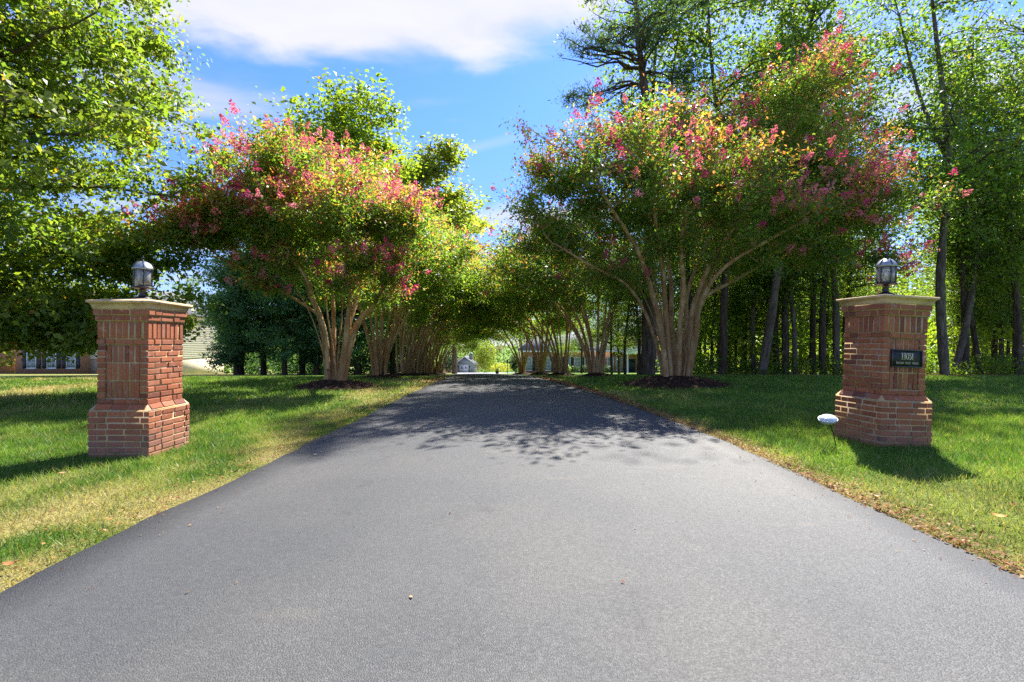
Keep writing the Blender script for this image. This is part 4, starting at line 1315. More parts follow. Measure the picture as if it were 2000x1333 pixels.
def gate_pillar(label, loc, rot, seed):
    r = rng(seed)
    root = thing('gate_pillar', label, 'pillar', loc, rot, 'brick gate pillars')
    core = MB()

    def put(k, uc, depth_c, zc, dims, tilt=0.0, jit=0.0026):
        """a brick on face k (0 front, 1 right, 2 back, 3 left), uc along the face, depth_c its centre's distance from the axis"""
        me = brick_mesh(*dims)
        a = k * math.pi / 2
        lx, ly = uc + r.normal() * jit, -depth_c - r.normal() * jit
        o = bpy.data.objects.new('brick', me)
        COL.objects.link(o)
        o.parent = root
        Mx = Matrix.Rotation(a, 4, 'Z') @ Matrix.Translation((lx, ly, zc + r.normal() * jit * 0.5)) @ Matrix.Rotation(tilt, 4, 'X') @ Matrix.Rotation(r.normal() * 0.009, 4, 'Y') @ Matrix.Rotation(r.normal() * 0.010, 4, 'Z')
        o.matrix_local = Mx

    def run(k, a, lo, hi, z, first):
        u0 = lo; nxt = first
        while hi - u0 > 0.03:
            ln = min(nxt, hi - u0)
            if hi - u0 - ln < 0.05 + J:          # avoid slivers
                ln = hi - u0
                if ln > BL * 1.25:
                    ln = ln * 0.55
            put(k, u0 + ln / 2, a - BD / 2, z + BH / 2, (ln, BD, BH))
            u0 += ln + J; nxt = BL

    def course(a, z, par, faces=(0, 1, 2, 3)):
        for k in faces:
            if par == 0:
                run(k, a, -a, a - BD - J, z, BL)
            else:
                run(k, a, -a + BD + J, a, z, BL * 0.52)

    z = 0.0
    for i in range(8):
        course(A_BASE, z, i % 2)
        z += PITCH
    rec = 0.007
    core.box(-A_BASE + rec, A_BASE - rec, -A_BASE + rec, A_BASE - rec, -0.12, z - 0.002)
    # weathered (sloping) course
    zs = z; hs = 0.062
    a0, a1 = A_BASE - 0.004, A_SHAFT + 0.004
    Vb = []
    for zz_, aa_ in ((zs - 0.002, a0), (zs + hs, a1)):
        Vb += [(-aa_, -aa_, zz_), (aa_, -aa_, zz_), (aa_, aa_, zz_), (-aa_, aa_, zz_)]
    core.add(Vb, [(0, 1, 5, 4), (1, 2, 6, 5), (2, 3, 7, 6), (3, 0, 4, 7), (4, 5, 6, 7)])
    sl = math.hypot(a0 - a1, hs); ang = math.atan2(a0 - a1, hs)
    for k in range(4):
        nb = 3
        wd = 2 * a1 / nb
        for i in range(nb):
            put(k, -a1 + wd * (i + 0.5), (a0 + a1) / 2 - 0.012, zs + hs / 2, (wd - 0.012, 0.034, sl - 0.008), tilt=-ang, jit=0.001)
    z = zs + hs + 0.006
    zsh = z
    course(A_SHAFT, z, 0); z += PITCH
    # panel zone: nine courses on the sides, soldiers in a recess on the front
    zp = z
    pw = 2 * A_SHAFT - 2 * BD - 2 * J * 0.4
    for i in range(9):
        zc = zp + i * PITCH
        for k in (1, 3):
            run(k, A_SHAFT, -A_SHAFT, A_SHAFT, zc, BL if i % 2 == 0 else BL * 0.52)
        run(2, A_SHAFT, -A_SHAFT + BD + J, A_SHAFT - BD - J, zc, BL if i % 2 else BL * 0.6)
    for row in range(3):
        for i in range(6):
            put(0, -pw / 2 + pw / 6 * (i + 0.5), A_SHAFT - 0.012 - BD / 2, zp + row * 3 * PITCH + (3 * PITCH - J) / 2, (pw / 6 - 0.0155, BD, 3 * PITCH - J - 0.001))
    z = zp + 9 * PITCH
    course(A_SHAFT + 0.004, z, 1); z += PITCH
    # soldier course
    asol = A_SHAFT - 0.001
    p8 = 2 * asol / 8
    sd_ = 0.0545
    for k in range(4):
        for i in range(7):
            put(k, -asol + sd_ / 2 + i * p8, asol - sd_ / 2, z + (BL) / 2, (sd_, sd_, BL))
    zc1 = z + BL + J
    core.box(-A_SHAFT + rec + 0.012, A_SHAFT - rec - 0.012, -A_SHAFT + 0.018, A_SHAFT - rec, zsh - 0.03, zp)
    core.box(-A_SHAFT + rec, A_SHAFT - rec, -A_SHAFT + 0.020, A_SHAFT - rec, zp, zp + 9 * PITCH)
    for zq0, zq1 in ((zsh, zp + 9 * PITCH - 0.004), (zp + 10 * PITCH - 0.004, zc1 - 0.002)):
        core.box(-A_SHAFT + rec + 0.001, -A_SHAFT + BD - 0.003, -A_SHAFT + rec + 0.001, -A_SHAFT + 0.020, zq0, zq1)
        core.box(A_SHAFT - BD + 0.003, A_SHAFT - rec - 0.001, -A_SHAFT + rec + 0.001, -A_SHAFT + 0.020, zq0, zq1)
    core.box(-A_SHAFT + BD, A_SHAFT - BD, -A_SHAFT + rec, -A_SHAFT + 0.021, zsh + 0.001, zp - J * 0.5)
    core.box(-A_SHAFT + BD, A_SHAFT - BD, -A_SHAFT + rec, -A_SHAFT + 0.021, zp + 9 * PITCH - 0.004, zc1 - 0.003)
    core.box(-A_SHAFT + rec + 0.004, A_SHAFT - rec - 0.004, -A_SHAFT + 0.019, A_SHAFT - rec - 0.004, zp + 9 * PITCH, zc1)
    z = zc1
    for i, a in enumerate((A_SHAFT + 0.016, A_SHAFT + 0.030)):
        course(a, z, i % 2)
        core.box(-a + rec, a - rec, -a + rec, a - rec, z - J * 0.6 + 0.001 * i, z + PITCH - 0.002)
        z += PITCH
    core.build('mortar_core', M_MORTAR, root)
    # cast stone cap
    prof = [(z - 0.006, 0.0), (z - 0.006, 0.318), (z + 0.010, 0.321), (z + 0.035, 0.327), (z + 0.052, 0.337), (z + 0.060, 0.350), (z + 0.064, 0.358), (z + 0.086, 0.360),
            (z + 0.090, 0.355), (z + 0.128, 0.11), (z + 0.128, 0.0)]
    V = []
    for zz_, aa_ in prof:
        V += [(-aa_, -aa_, zz_), (aa_, -aa_, zz_), (aa_, aa_, zz_), (-aa_, aa_, zz_)]
    Q = []
    for i in range(len(prof) - 1):
        for j in range(4):
            Q.append((i * 4 + j, i * 4 + (j + 1) % 4, i * 4 + 4 + (j + 1) % 4, i * 4 + 4 + j))
    link('stone_cap', make_mesh('stone_cap', V, Q, mat=M_STONE), root)
    return root, z + 0.128


RIGHT_ROT = (0, math.radians(2.4), math.radians(7))
zl = float(height(*PIL_L)); zr = float(height(*PIL_R))
pil_l, HTOP = gate_pillar('brick gate pillar with a lantern and no plaque, on the dry lawn left of the driveway', (PIL_L[0], PIL_L[1], zl - 0.01), (0, math.radians(0.4), math.radians(0.5)), 21)
pil_r, _ = gate_pillar('leaning brick gate pillar with the house number plaque, on the green lawn right of the driveway', (PIL_R[0], PIL_R[1], zr - 0.01), RIGHT_ROT, 22)
bpy.context.view_layer.update()

# ------------------------------------------------------------------ lanterns
M_IRON = simple('weathered_black_metal', (0.035, 0.034, 0.034), 0.42, 0.5, 0.6, 0.5, 30)
M_DOME = simple('sky_sheen_metal', (0.30, 0.33, 0.34), 0.40, 0.5, 0.7, 0.35, 24)  # dome colour lightened to stand for reflected sky


def glass_material(name, tint=(0.97, 0.98, 0.96), refl=0.03, haze=0.42):
    mt, t, o = material(name)
    tr = t.n('ShaderNodeBsdfTransparent'); t.put(tr.inputs[0], tint)
    gl = t.n('ShaderNodeBsdfGlossy'); gl.inputs['Roughness'].default_value = 0.06
    fr = t.n('ShaderNodeFresnel'); fr.inputs[0].default_value = 1.45
    mx = t.n('ShaderNodeMixShader')
    t.put(mx.inputs[0], t.math('ADD', fr.outputs[0], refl, clamp=True))
    sc_ = t.n('ShaderNodeBsdfTranslucent'); t.put(sc_.inputs[0], (0.85, 0.86, 0.8))
    di_ = t.n('ShaderNodeBsdfDiffuse'); t.put(di_.inputs[0], (0.8, 0.8, 0.75))
    m0 = t.n('ShaderNodeMixShader'); m0.inputs[0].default_value = 0.5
    t.links.new(sc_.outputs[0], m0.inputs[1]); t.links.new(di_.outputs[0], m0.inputs[2])
    m1_ = t.n('ShaderNodeMixShader'); m1_.inputs[0].default_value = haze  # pale scatter mixed into the glass to make it look brighter
    t.links.new(tr.outputs[0], m1_.inputs[1]); t.links.new(m0.outputs[0], m1_.inputs[2])
    t.links.new(m1_.outputs[0], mx.inputs[1]); t.links.new(gl.outputs[0], mx.inputs[2]); t.links.new(mx.outputs[0], o.inputs[0])
    return mt


M_GLASS = glass_material('lantern_glass')
M_BULB = glass_material('bulb_glass', (0.92, 0.93, 0.90), 0.15, 0.30)
M_SOCKET = simple('socket_white', (0.6, 0.58, 0.52), 0.5)


def lantern(label, pil, top):
    root = bpy.data.objects.new('post_lantern', None)
    COL.objects.link(root)
    root.matrix_world = pil.matrix_world @ Matrix.Translation((0, 0, top - 0.001)) @ Matrix.Rotation(0.22, 4, 'Z') @ Matrix.Diagonal((0.79, 0.79, 1.08, 1.0))
    tag(root, label, 'lantern', 'lanterns on the gate pillars')
    MB().lathe([(0, 0), (0.125, 0), (0.128, 0.010), (0.10, 0.022), (0.062, 0.034), (0.050, 0.040), (0, 0.041)], 24).build('base_plate', M_IRON, root, True)
    MB().lathe([(0.048, 0.036), (0.042, 0.06), (0.044, 0.10), (0.060, 0.112), (0.10, 0.118), (0.148, 0.126), (0.150, 0.134), (0.140, 0.140), (0.0, 0.141)], 24).build('neck', M_IRON, root, True)
    R0 = 0.125; z0, z1 = 0.141, 0.330
    for k in range(6):
        a = 2 * math.pi * k / 6; b = 2 * math.pi * (k + 1) / 6
        p = np.array([math.cos(a), math.sin(a)]) * R0; q = np.array([math.cos(b), math.sin(b)]) * R0
        MB().tube([(p[0], p[1], z0), (p[0], p[1], (z0 + z1) / 2), (p[0], p[1], z1)], [0.0065] * 3, 6).build('frame_post', M_IRON, root, True)
        c = (p + q) / 2; d = (q - p) / np.linalg.norm(q - p); nn = np.array([d[1], -d[0]])
        h = np.linalg.norm(q - p) / 2 - 0.007
        V = []
        for s in (-1, 1):
            for t in (-0.0015, 0.0015):
                for zz_ in (z0 + 0.002, z1 - 0.002):
                    e = c + d * h * s + nn * t
                    V.append((e[0], e[1], zz_))
        link('glass_pane', make_mesh('glass_pane', V, [(0, 1, 5, 4), (2, 6, 7, 3), (0, 2, 3, 1), (4, 5, 7, 6), (0, 4, 6, 2), (1, 3, 7, 5)], mat=M_GLASS), root)
    dome = MB().lathe([(0.0, z1 + 0.001), (0.145, z1), (0.152, z1 + 0.006), (0.150, z1 + 0.016), (0.138, z1 + 0.035), (0.116, z1 + 0.058), (0.084, z1 + 0.078), (0.045, z1 + 0.090), (0.018, z1 + 0.094), (0, z1 + 0.095)], 6).build('dome_roof', M_DOME, root)
    rb = MB()
    for k in range(6):
        a = 2 * math.pi * k / 6
        pts = [(math.cos(a) * rr_, math.sin(a) * rr_, zz_) for rr_, zz_ in ((0.153, z1 + 0.012), (0.140, z1 + 0.037), (0.118, z1 + 0.060), (0.086, z1 + 0.080), (0.046, z1 + 0.092))]
        rb.tube(pts, [0.005] * 5, 5)
    rb.build('dome_rib', M_IRON, root, True)
    MB().lathe([(0.022, z1 + 0.090), (0.026, z1 + 0.100), (0.012, z1 + 0.108), (0.010, z1 + 0.118), (0.020, z1 + 0.126), (0.020, z1 + 0.134), (0.008, z1 + 0.142), (0.011, z1 + 0.150), (0.0, z1 + 0.162)], 12).build('finial', M_IRON, root, True)
    MB().lathe([(0, 0.140), (0.026, 0.141), (0.024, 0.185), (0.020, 0.190), (0, 0.191)], 12).build('socket', M_SOCKET, root, True)
    a = np.linspace(0, math.pi, 12)
    MB().lathe([(0.046 * math.sin(x) + (0.014 if 0 < i < 3 else 0), 0.246 - 0.052 * math.cos(x)) for i, x in enumerate(a)], 16).build('bulb', M_BULB, root, True)
    return root


lantern('dark metal lantern with clear glass on the pillar without a plaque', pil_l, HTOP)
lantern('dark metal lantern with clear glass on the leaning pillar with the plaque', pil_r, HTOP)

# ------------------------------------------------------------------ house number plaque
M_PLATE = simple('bronze_plate', (0.030, 0.034, 0.031), 0.45, 0.4, 0.5, 0.4, 40)
M_RIM = simple('bronze_rim', (0.055, 0.062, 0.066), 0.4, 0.5, 0.6, 0.3, 40)
M_LETTER = simple('brass_letter', (0.50, 0.44, 0.30), 0.4, 0.5, 0.35, 0.15, 60)
plq = bpy.data.objects.new('address_plaque', None)
COL.objects.link(plq)
plq.matrix_world = pil_r.matrix_world @ Matrix.Translation((0.018, -A_SHAFT + 0.006, 1.045))
tag(plq, 'dark bronze house number plaque fixed to the front of the right pillar', 'plaque')
PW, PH = 0.405, 0.205
MB().box(-PW / 2, PW / 2, -0.014, 0.0, -PH / 2, PH / 2).build('plate', M_PLATE, plq)
fr = MB()
b_ = 0.011
fr.box(-PW / 2 - 0.002, PW / 2 + 0.002, -0.021, -0.0141, PH / 2 - b_, PH / 2 + 0.002).box(-PW / 2 - 0.002, PW / 2 + 0.002, -0.021, -0.0141, -PH / 2 - 0.002, -PH / 2 + b_)
fr.box(-PW / 2 - 0.002, -PW / 2 + b_, -0.021, -0.0141, -PH / 2 + b_, PH / 2 - b_).box(PW / 2 - b_, PW / 2 + 0.002, -0.021, -0.0141, -PH / 2 + b_, PH / 2 - b_)
fr.build('border', M_RIM, plq)


def stroke(mb, pts, wd, y0=-0.0195, y1=-0.0142):
    """flat raised stroke along a polyline; wd is one width or a width per point"""
    pts = np.asarray(pts, float)
    wd = np.full(len(pts), wd) if np.isscalar(wd) else np.asarray(wd, float)
    t = norm(np.gradient(pts, axis=0)); nn = np.stack([-t[:, 1], t[:, 0]], -1)
    a = pts + nn * wd[:, None] / 2; b = pts - nn * wd[:, None] / 2
    n = len(pts)
    V = [(p[0], y0, p[1]) for p in a] + [(p[0], y0, p[1]) for p in b] + [(p[0], y1, p[1]) for p in a] + [(p[0], y1, p[1]) for p in b]
    Q = []
    for i in range(n - 1):
        Q += [(i, i + 1, n + i + 1, n + i), (i, 2 * n + i, 2 * n + i + 1, i + 1), (n + i, n + i + 1, 3 * n + i + 1, 3 * n + i)]
    Q += [(0, n, 3 * n, 2 * n), (n - 1, 3 * n - 1, 4 * n - 1, 2 * n - 1)]
    mb.add(V, Q)


def numeral(ch, x, z, h):
    mb = MB()
    if ch == '1':
        stroke(mb, [(x, z), (x, z + h)], 0.0115)
        stroke(mb, [(x - 0.013, z + 0.002), (x + 0.013, z + 0.002)], 0.005, y0=-0.0192)
        stroke(mb, [(x - 0.013, z + h * 0.86), (x - 0.002, z + h * 0.97)], [0.004, 0.008], y0=-0.0190)
    elif ch == '0':
        a = np.linspace(0, 2 * math.pi, 25)
        stroke(mb, np.stack([x + 0.0165 * np.cos(a), z + h / 2 + (h / 2 - 0.004) * np.sin(a)], -1), 0.005 + 0.0065 * np.abs(np.cos(a)))
    elif ch == '3':
        a = np.linspace(2.0, -2.6, 18)
        stroke(mb, [(x - 0.015, z + h * 0.87), (x - 0.013, z + h * 0.965), (x + 0.014, z + h * 0.965)], 0.0055, y0=-0.0191)
        stroke(mb, [(x + 0.014, z + h * 0.965), (x - 0.004, z + h * 0.60)], 0.0075, y0=-0.0193)
        stroke(mb, np.stack([x - 0.003 + 0.0175 * np.cos(a), z + h * 0.305 + h * 0.295 * np.sin(a)], -1), 0.004 + 0.008 * np.clip(np.cos(a), 0, 1))
    return mb.build('numeral', M_LETTER, plq)


for i, ch in enumerate('11031'):
    numeral(ch, -0.064 + i * 0.0325 + (0.004 if i > 2 else 0) + (0.002 if i == 2 else 0), -0.012, 0.078)

GLYPH = {  # serif-free capitals on a 1 x 1.4 grid
    'B': [[(0, 0), (0, 1.4)], [(0, 1.4), (.6, 1.4), (.8, 1.2), (.8, .95), (.6, .75), (0, .75)], [(.6, .75), (.9, .55), (.9, .2), (.65, 0), (0, 0)]],
    'A': [[(0, 0), (.5, 1.4), (1, 0)], [(.2, .5), (.8, .5)]],
    'C': [[(.95, 1.1), (.7, 1.38), (.3, 1.38), (.03, 1.0), (.03, .4), (.3, .02), (.7, .02), (.95, .3)]],
    'O': [[(.5, 1.4), (.12, 1.2), (0, .7), (.12, .2), (.5, 0), (.88, .2), (1, .7), (.88, 1.2), (.5, 1.4)]],
    'N': [[(0, 0), (0, 1.4), (.95, 0), (.95, 1.4)]],
    'R': [[(0, 0), (0, 1.4), (.65, 1.4), (.9, 1.2), (.9, .9), (.65, .7), (0, .7)], [(.5, .7), (.98, 0)]],
    'E': [[(.9, 1.4), (0, 1.4), (0, 0), (.92, 0)], [(0, .72), (.7, .72)]],
    'D': [[(0, 0), (0, 1.4), (.55, 1.4), (.95, 1.0), (.95, .4), (.55, 0), (0, 0)]]}
tx = 'BACON RACE ROAD'
pw_ = 0.0195; sc = 0.0130
x0 = -pw_ * (len(tx) - 1) / 2 - sc / 2 + 0.004
for i, ch in enumerate(tx):
    if ch == ' ':
        continue
    mb = MB()
    for k, s in enumerate(GLYPH[ch]):
        stroke(mb, [(x0 + i * pw_ + p[0] * sc, -0.066 + p[1] * sc * 1.9 / 1.4 * 1.05) for p in s], 0.0030, y0=-0.0180 - 0.0003 * k)
    mb.build('letter', M_LETTER, plq)

# ------------------------------------------------------------------ spotlight beside the right pillar
M_LENS, t, o = material('frosted_lens')
b = principled(t, o, (0.72, 0.76, 0.76), 0.22, 0.5)
b.inputs['Transmission Weight'].default_value = 0.25
ys = 5.55
sp = P(1617, 820, ys); ft = np.array([P(1638, 853, ys)[0], ys + 0.03, float(height(4.0, ys))])
spot = thing('garden_spotlight', 'white oval garden spotlight on a thin black stake left of the plaque pillar', 'spotlight', ft)
rel_ = sp - ft
rot_ = (math.radians(24), math.radians(-8), 0)
MB().lathe([(0.0, 0.050), (0.05, 0.046), (0.088, 0.030), (0.104, 0.006), (0.100, -0.004), (0.0, -0.005)], 24, sy=0.8).build('lens', M_LENS, spot, True, tuple(rel_), rot_)
MB().lathe([(0.0, -0.046), (0.040, -0.044), (0.080, -0.028), (0.1045, -0.002), (0.1055, 0.004), (0.1010, 0.004), (0.098, -0.006), (0.0, -0.0061)], 24, sy=0.8).build('housing', simple('housing_grey', (0.42, 0.44, 0.44), 0.4, 0.4, 0.2), spot, True, tuple(rel_), rot_)
MB().lathe([(0.1035, 0.004), (0.1085, 0.005), (0.1095, 0.009), (0.1060, 0.012), (0.1010, 0.011)], 28, sy=0.8).build('rim', simple('rim_grey', (0.22, 0.23, 0.23), 0.45, 0.4, 0.3), spot, True, tuple(rel_), rot_)
MB().tube([(0, 0, -0.05), rel_ * 0.5 + np.array((0.01, 0, 0)), rel_ + np.array((0.02, 0.01, -0.035))], [0.006, 0.006, 0.006], 8).build('stake', M_IRON, spot, True)
MB().box(-0.014, 0.014, -0.010, 0.010, -0.02, 0.02).build('bracket', M_IRON, spot, False, tuple(rel_ + np.array((0.018, 0.01, -0.045))))


# ------------------------------------------------------------------ houses
def wall_brick_material(name, c1, c2, mortar, scale=1.0):
    mt, t, o = material(name)
    pos = t.n('ShaderNodeTexCoord').outputs['Object']
    sepn = t.n('ShaderNodeSeparateXYZ'); t.links.new(pos, sepn.inputs[0])
    cb = t.n('ShaderNodeCombineXYZ')
    t.links.new(t.math('ADD', sepn.outputs[0], sepn.outputs[1]), cb.inputs[0]); t.links.new(sepn.outputs[2], cb.inputs[1])
    br = t.n('ShaderNodeTexBrick')
    t.links.new(cb.outputs[0], br.inputs['Vector'])
    br.inputs['Scale'].default_value = 1.0 / scale
    br.inputs['Brick Width'].default_value = 0.21; br.inputs['Row Height'].default_value = 0.07; br.inputs['Mortar Size'].default_value = 0.006
    t.put(br.inputs['Color1'], c1); t.put(br.inputs['Color2'], c2); t.put(br.inputs['Mortar'], mortar)
    nn = t.noise(pos, 1.5, 3)
    c = t.mix(t.math('MULTIPLY', nn, 0.35), br.outputs['Color'], t.mix(1.0, br.outputs['Color'], (0.6, 0.6, 0.62), 'MULTIPLY'))
    principled(t, o, c, 0.9, 0.15)
    return mt


def shingle_material(name, a, b):
    mt, t, o = material(name)
    pos = t.n('ShaderNodeTexCoord').outputs['Object']
    n1 = t.noise(t.mapping(pos, scale=(1, 1, 4)), 5.0, 4, 0.7); n2 = t.noise(pos, 0.6, 2)
    c = t.mix(n1, a, b)
    c = t.mix(t.math('MULTIPLY', n2, 0.4), c, [x * 0.7 for x in a])
    principled(t, o, c, 0.9, 0.15, 0, t.bump(n1, 0.4, 0.02))
    return mt


M_HBRICK = wall_brick_material('house_brick', (0.40, 0.165, 0.085), (0.50, 0.23, 0.125), (0.50, 0.40, 0.29))
M_SHINGLE = shingle_material('grey_shingle', (0.13, 0.13, 0.135), (0.24, 0.24, 0.245))
M_SIDING = simple('cream_siding', (0.78, 0.75, 0.67), 0.6, 0.3, 0, 0.05, 3)
M_GREYSIDING = simple('sage_grey_siding', (0.26, 0.31, 0.30), 0.6, 0.3, 0, 0.06, 3)
M_PARGE = simple('parged_foundation', (0.60, 0.52, 0.38), 0.9, 0.1, 0, 0.12, 3)
M_WHITE = simple('white_trim_paint', (0.78, 0.78, 0.75), 0.45, 0.4, 0, 0.04, 6)
M_SHUTTER = simple('dark_shutter', (0.035, 0.045, 0.05), 0.5, 0.3, 0, 0.2, 10)
M_CONC = simple('concrete', (0.42, 0.40, 0.37), 0.9, 0.1, 0, 0.1, 4)


def window_glass():
    mt, t, o = material('window_pane')
    pos = t.n('ShaderNodeTexCoord').outputs['Object']
    c = t.mix(t.noise(pos, 1.5, 2), (0.12, 0.145, 0.13), (0.36, 0.41, 0.36))  # pane colour lightened in place of reflections
    principled(t, o, c, 0.08, 0.9)
    return mt


M_PANE = window_glass()


def window(parent, x, z, wd, ht, yf, rows=3, cols=2, shutters=True, shutter_mat=None):
    """a sash window on a wall whose face is at local y = yf, facing -y; frame (> pane, muntin)"""
    fr = MB()
    f = 0.075
    fr.box(x - wd / 2, x - wd / 2 + f, yf - 0.06, yf + 0.02, z, z + ht).box(x + wd / 2 - f, x + wd / 2, yf - 0.06, yf + 0.02, z, z + ht)
    fr.box(x - wd / 2 + f, x + wd / 2 - f, yf - 0.06, yf + 0.02, z, z + f).box(x - wd / 2 + f, x + wd / 2 - f, yf - 0.06, yf + 0.02, z + ht - f, z + ht)
    fr.box(x - wd / 2 - 0.05, x + wd / 2 + 0.05, yf - 0.10, yf - 0.002, z - 0.06, z - 0.002)
    w_ = fr.build('window', M_WHITE, parent)
    pw2 = (wd - 2 * f) / cols; ph2 = (ht - 2 * f) / rows
    for i in range(cols):
        for j in range(rows):
            MB().box(x - wd / 2 + f + i * pw2 + 0.015, x - wd / 2 + f + (i + 1) * pw2 - 0.015, yf - 0.035, yf - 0.005, z + f + j * ph2 + 0.015, z + f + (j + 1) * ph2 - 0.015).build('pane', M_PANE, w_)
    mu = MB()
    for i in range(1, cols):
        mu.box(x - wd / 2 + f + i * pw2 - 0.015, x - wd / 2 + f + i * pw2 + 0.015, yf - 0.045, yf + 0.0, z + f, z + ht - f)
    for j in range(1, rows):
        mu.box(x - wd / 2 + f, x + wd / 2 - f, yf - 0.043, yf + 0.0, z + f + j * ph2 - 0.015, z + f + j * ph2 + 0.015)
    mu.build('muntin', M_WHITE, w_)
    if shutters:
        for s in (-1, 1):
            cx = x + s * (wd / 2 + 0.26)
            sh = MB().box(cx - 0.20, cx + 0.20, yf - 0.05, yf - 0.001, z - 0.02, z + ht + 0.02)
            sh.box(cx - 0.15, cx + 0.15, yf - 0.058, yf - 0.0502, z + 0.06, z + ht * 0.48).box(cx - 0.15, cx + 0.15, yf - 0.058, yf - 0.0502, z + ht * 0.54, z + ht - 0.06)
            sh.build('shutter', shutter_mat or M_SHUTTER, parent)


def lap_siding(mb, x0, x1, yf, z0, z1, lap=0.18):
    """clapboards facing -y: each board tips out at its foot"""
    n = int((z1 - z0) / lap)
    for i in range(n):
        a = z0 + i * (z1 - z0) / n; b = z0 + (i + 1) * (z1 - z0) / n
        mb.add([(x0, yf - 0.03, a), (x1, yf - 0.03, a), (x1, yf - 0.004, b), (x0, yf - 0.004, b), (x0, yf, a), (x1, yf, a)], [(0, 1, 2, 3), (4, 5, 1, 0)])


def hip_roof(mb, x0, x1, y0, y1, ze, zr, over=0.4, ridge_in=None, th=0.18):
    x0 -= over; x1 += over; y0 -= over; y1 += over
    ri = (y1 - y0) / 2 if ridge_in is None else ridge_in
    ym = (y0 + y1) / 2
    V = [(x0, y0, ze), (x1, y0, ze), (x1, y1, ze), (x0, y1, ze), (x0 + ri, ym, zr), (x1 - ri, ym, zr), (x0, y0, ze - th), (x1, y0, ze - th), (x1, y1, ze - th), (x0, y1, ze - th)]
    mb.add(V, [(0, 1, 5, 4), (2, 3, 4, 5), (0, 6, 7, 1), (1, 7, 8, 2), (2, 8, 9, 3), (3, 9, 6, 0), (6, 9, 8, 7)], [(1, 2, 5), (3, 0, 4)])


# --- neighbour's house on the left, about 50 m away
YN = 50.0
bz = float(height(-40, YN))
xw = lambda px, y: (px - 1000) / F_PX * y
nb = thing('neighbour_house', 'neighbouring house with brick front, cream siding and grey hip roof, left behind the pillar', 'house', (xw(250, YN), YN, bz))
ox = xw(250, YN)
x_a, x_b, x_c = xw(30, YN) - ox, xw(157, YN) - ox, xw(338, YN) - ox
hw = 6.3
MB().box(x_a, x_b, 0.0, 9.0, -0.6, hw).build('brick_wall', M_HBRICK, nb)
sw = MB().box(x_b + 0.002, x_c, 1.2, 9.0, 1.55, hw)
lap_siding(sw, x_b + 0.002, x_c, 1.2, 1.55, hw - 0.05, 0.2)
nl_ = int((hw - 1.6) / 0.2)
for i in range(nl_):
    a = 1.55 + i * (hw - 1.6) / nl_; b = 1.55 + (i + 1) * (hw - 1.6) / nl_
    sw.add([(x_c + 0.03, 1.2, a), (x_c + 0.03, 9.0, a), (x_c + 0.004, 9.0, b), (x_c + 0.004, 1.2, b), (x_c, 1.2, a), (x_c, 9.0, a)], [(0, 1, 2, 3), (4, 5, 1, 0)])
sw.build('siding_wall', M_SIDING, nb)
MB().box(x_b + 0.002, x_c - 0.02, 1.23, 8.9, -0.6, 1.545).build('foundation', M_PARGE, nb)
MB().box(x_c - 0.12, x_c + 0.03, 1.14, 1.26, 1.55, hw).build('corner_board', M_WHITE, nb)
rf = MB(); hip_roof(rf, x_b, x_c, 1.2, 9.0, hw + 0.1, hw + 3.0, 0.45, 3.6); rfo = rf.build('roof', M_SHINGLE, nb)
rf2 = MB(); hip_roof(rf2, x_a, x_b, 0.0, 9.0, hw + 0.35, hw + 3.3, 0.45, 2.0); rf2.build('roof', M_SHINGLE, nb)
MB().box(x_b - 0.6, x_c + 0.5, 0.64, 0.74, hw - 0.10, hw + 0.03).build('gutter', M_WHITE, nb)
for px in (62, 101, 139):
    window(nb, xw(px, YN) - ox, 0.6, 1.0, 1.9, 0.0)
    window(nb, xw(px, YN) - ox, 3.7, 1.0, 1.6, 0.0)
window(nb, xw(300, YN) - ox, 3.8, 1.0, 1.5, 1.17, shutters=False)
# their brick wing and drive at the picture's edge
xl0, xl1 = xw(-60, 56) - ox, xw(28, 56) - ox
MB().box(xl0, xl1, 6.0, 14.0, -0.9, 3.4).build('wing_wall', M_HBRICK, nb)
ndr = MB().add([(xw(-120, 44), 43.0, float(height(-50, 43)) + 0.05), (xw(38, 46), 45.5, float(height(-45, 45.5)) + 0.05), (xw(38, 48), 48.5, float(height(-45, 48.5)) + 0.05), (xw(-120, 50), 49.0, float(height(-50, 49)) + 0.05)], [(0, 1, 2, 3)])
tag(ndr.build('neighbour_driveway', M_CONC), kind='structure')

# --- the brick house at the end of the drive
YH = 70.0
hz_ = float(height(10, YH))
ox = xw(1170, YH)
bh = thing('brick_house', 'low red brick house with white windows, dark shutters and white portico behind the right row', 'house', (ox, YH, hz_))
X0, X1 = xw(1019, YH) - ox, xw(1222, YH) - ox
X2 = xw(1345, YH) - ox
MB().box(X0, X1, 0, 10, -0.8, 3.15).build('brick_wall', M_HBRICK, bh)
MB().box(X1 + 0.002, X2, -0.8, 9.5, -0.8, 5.4).build('main_wall', M_HBRICK, bh)
rf = MB(); hip_roof(rf, X0, X1 + 2.0, 0, 10, 3.45, 5.9, 0.5, 3.0); rf.build('roof', M_SHINGLE, bh)
rf = MB(); hip_roof(rf, X1, X2, -0.8, 9.5, 5.75, 9.0, 0.5, 3.0); rf.build('roof', M_SHINGLE, bh)
MB().box(X0 - 0.45, X1 - 0.002, -0.52, -0.40, 3.08, 3.30).build('fascia', M_WHITE, bh)
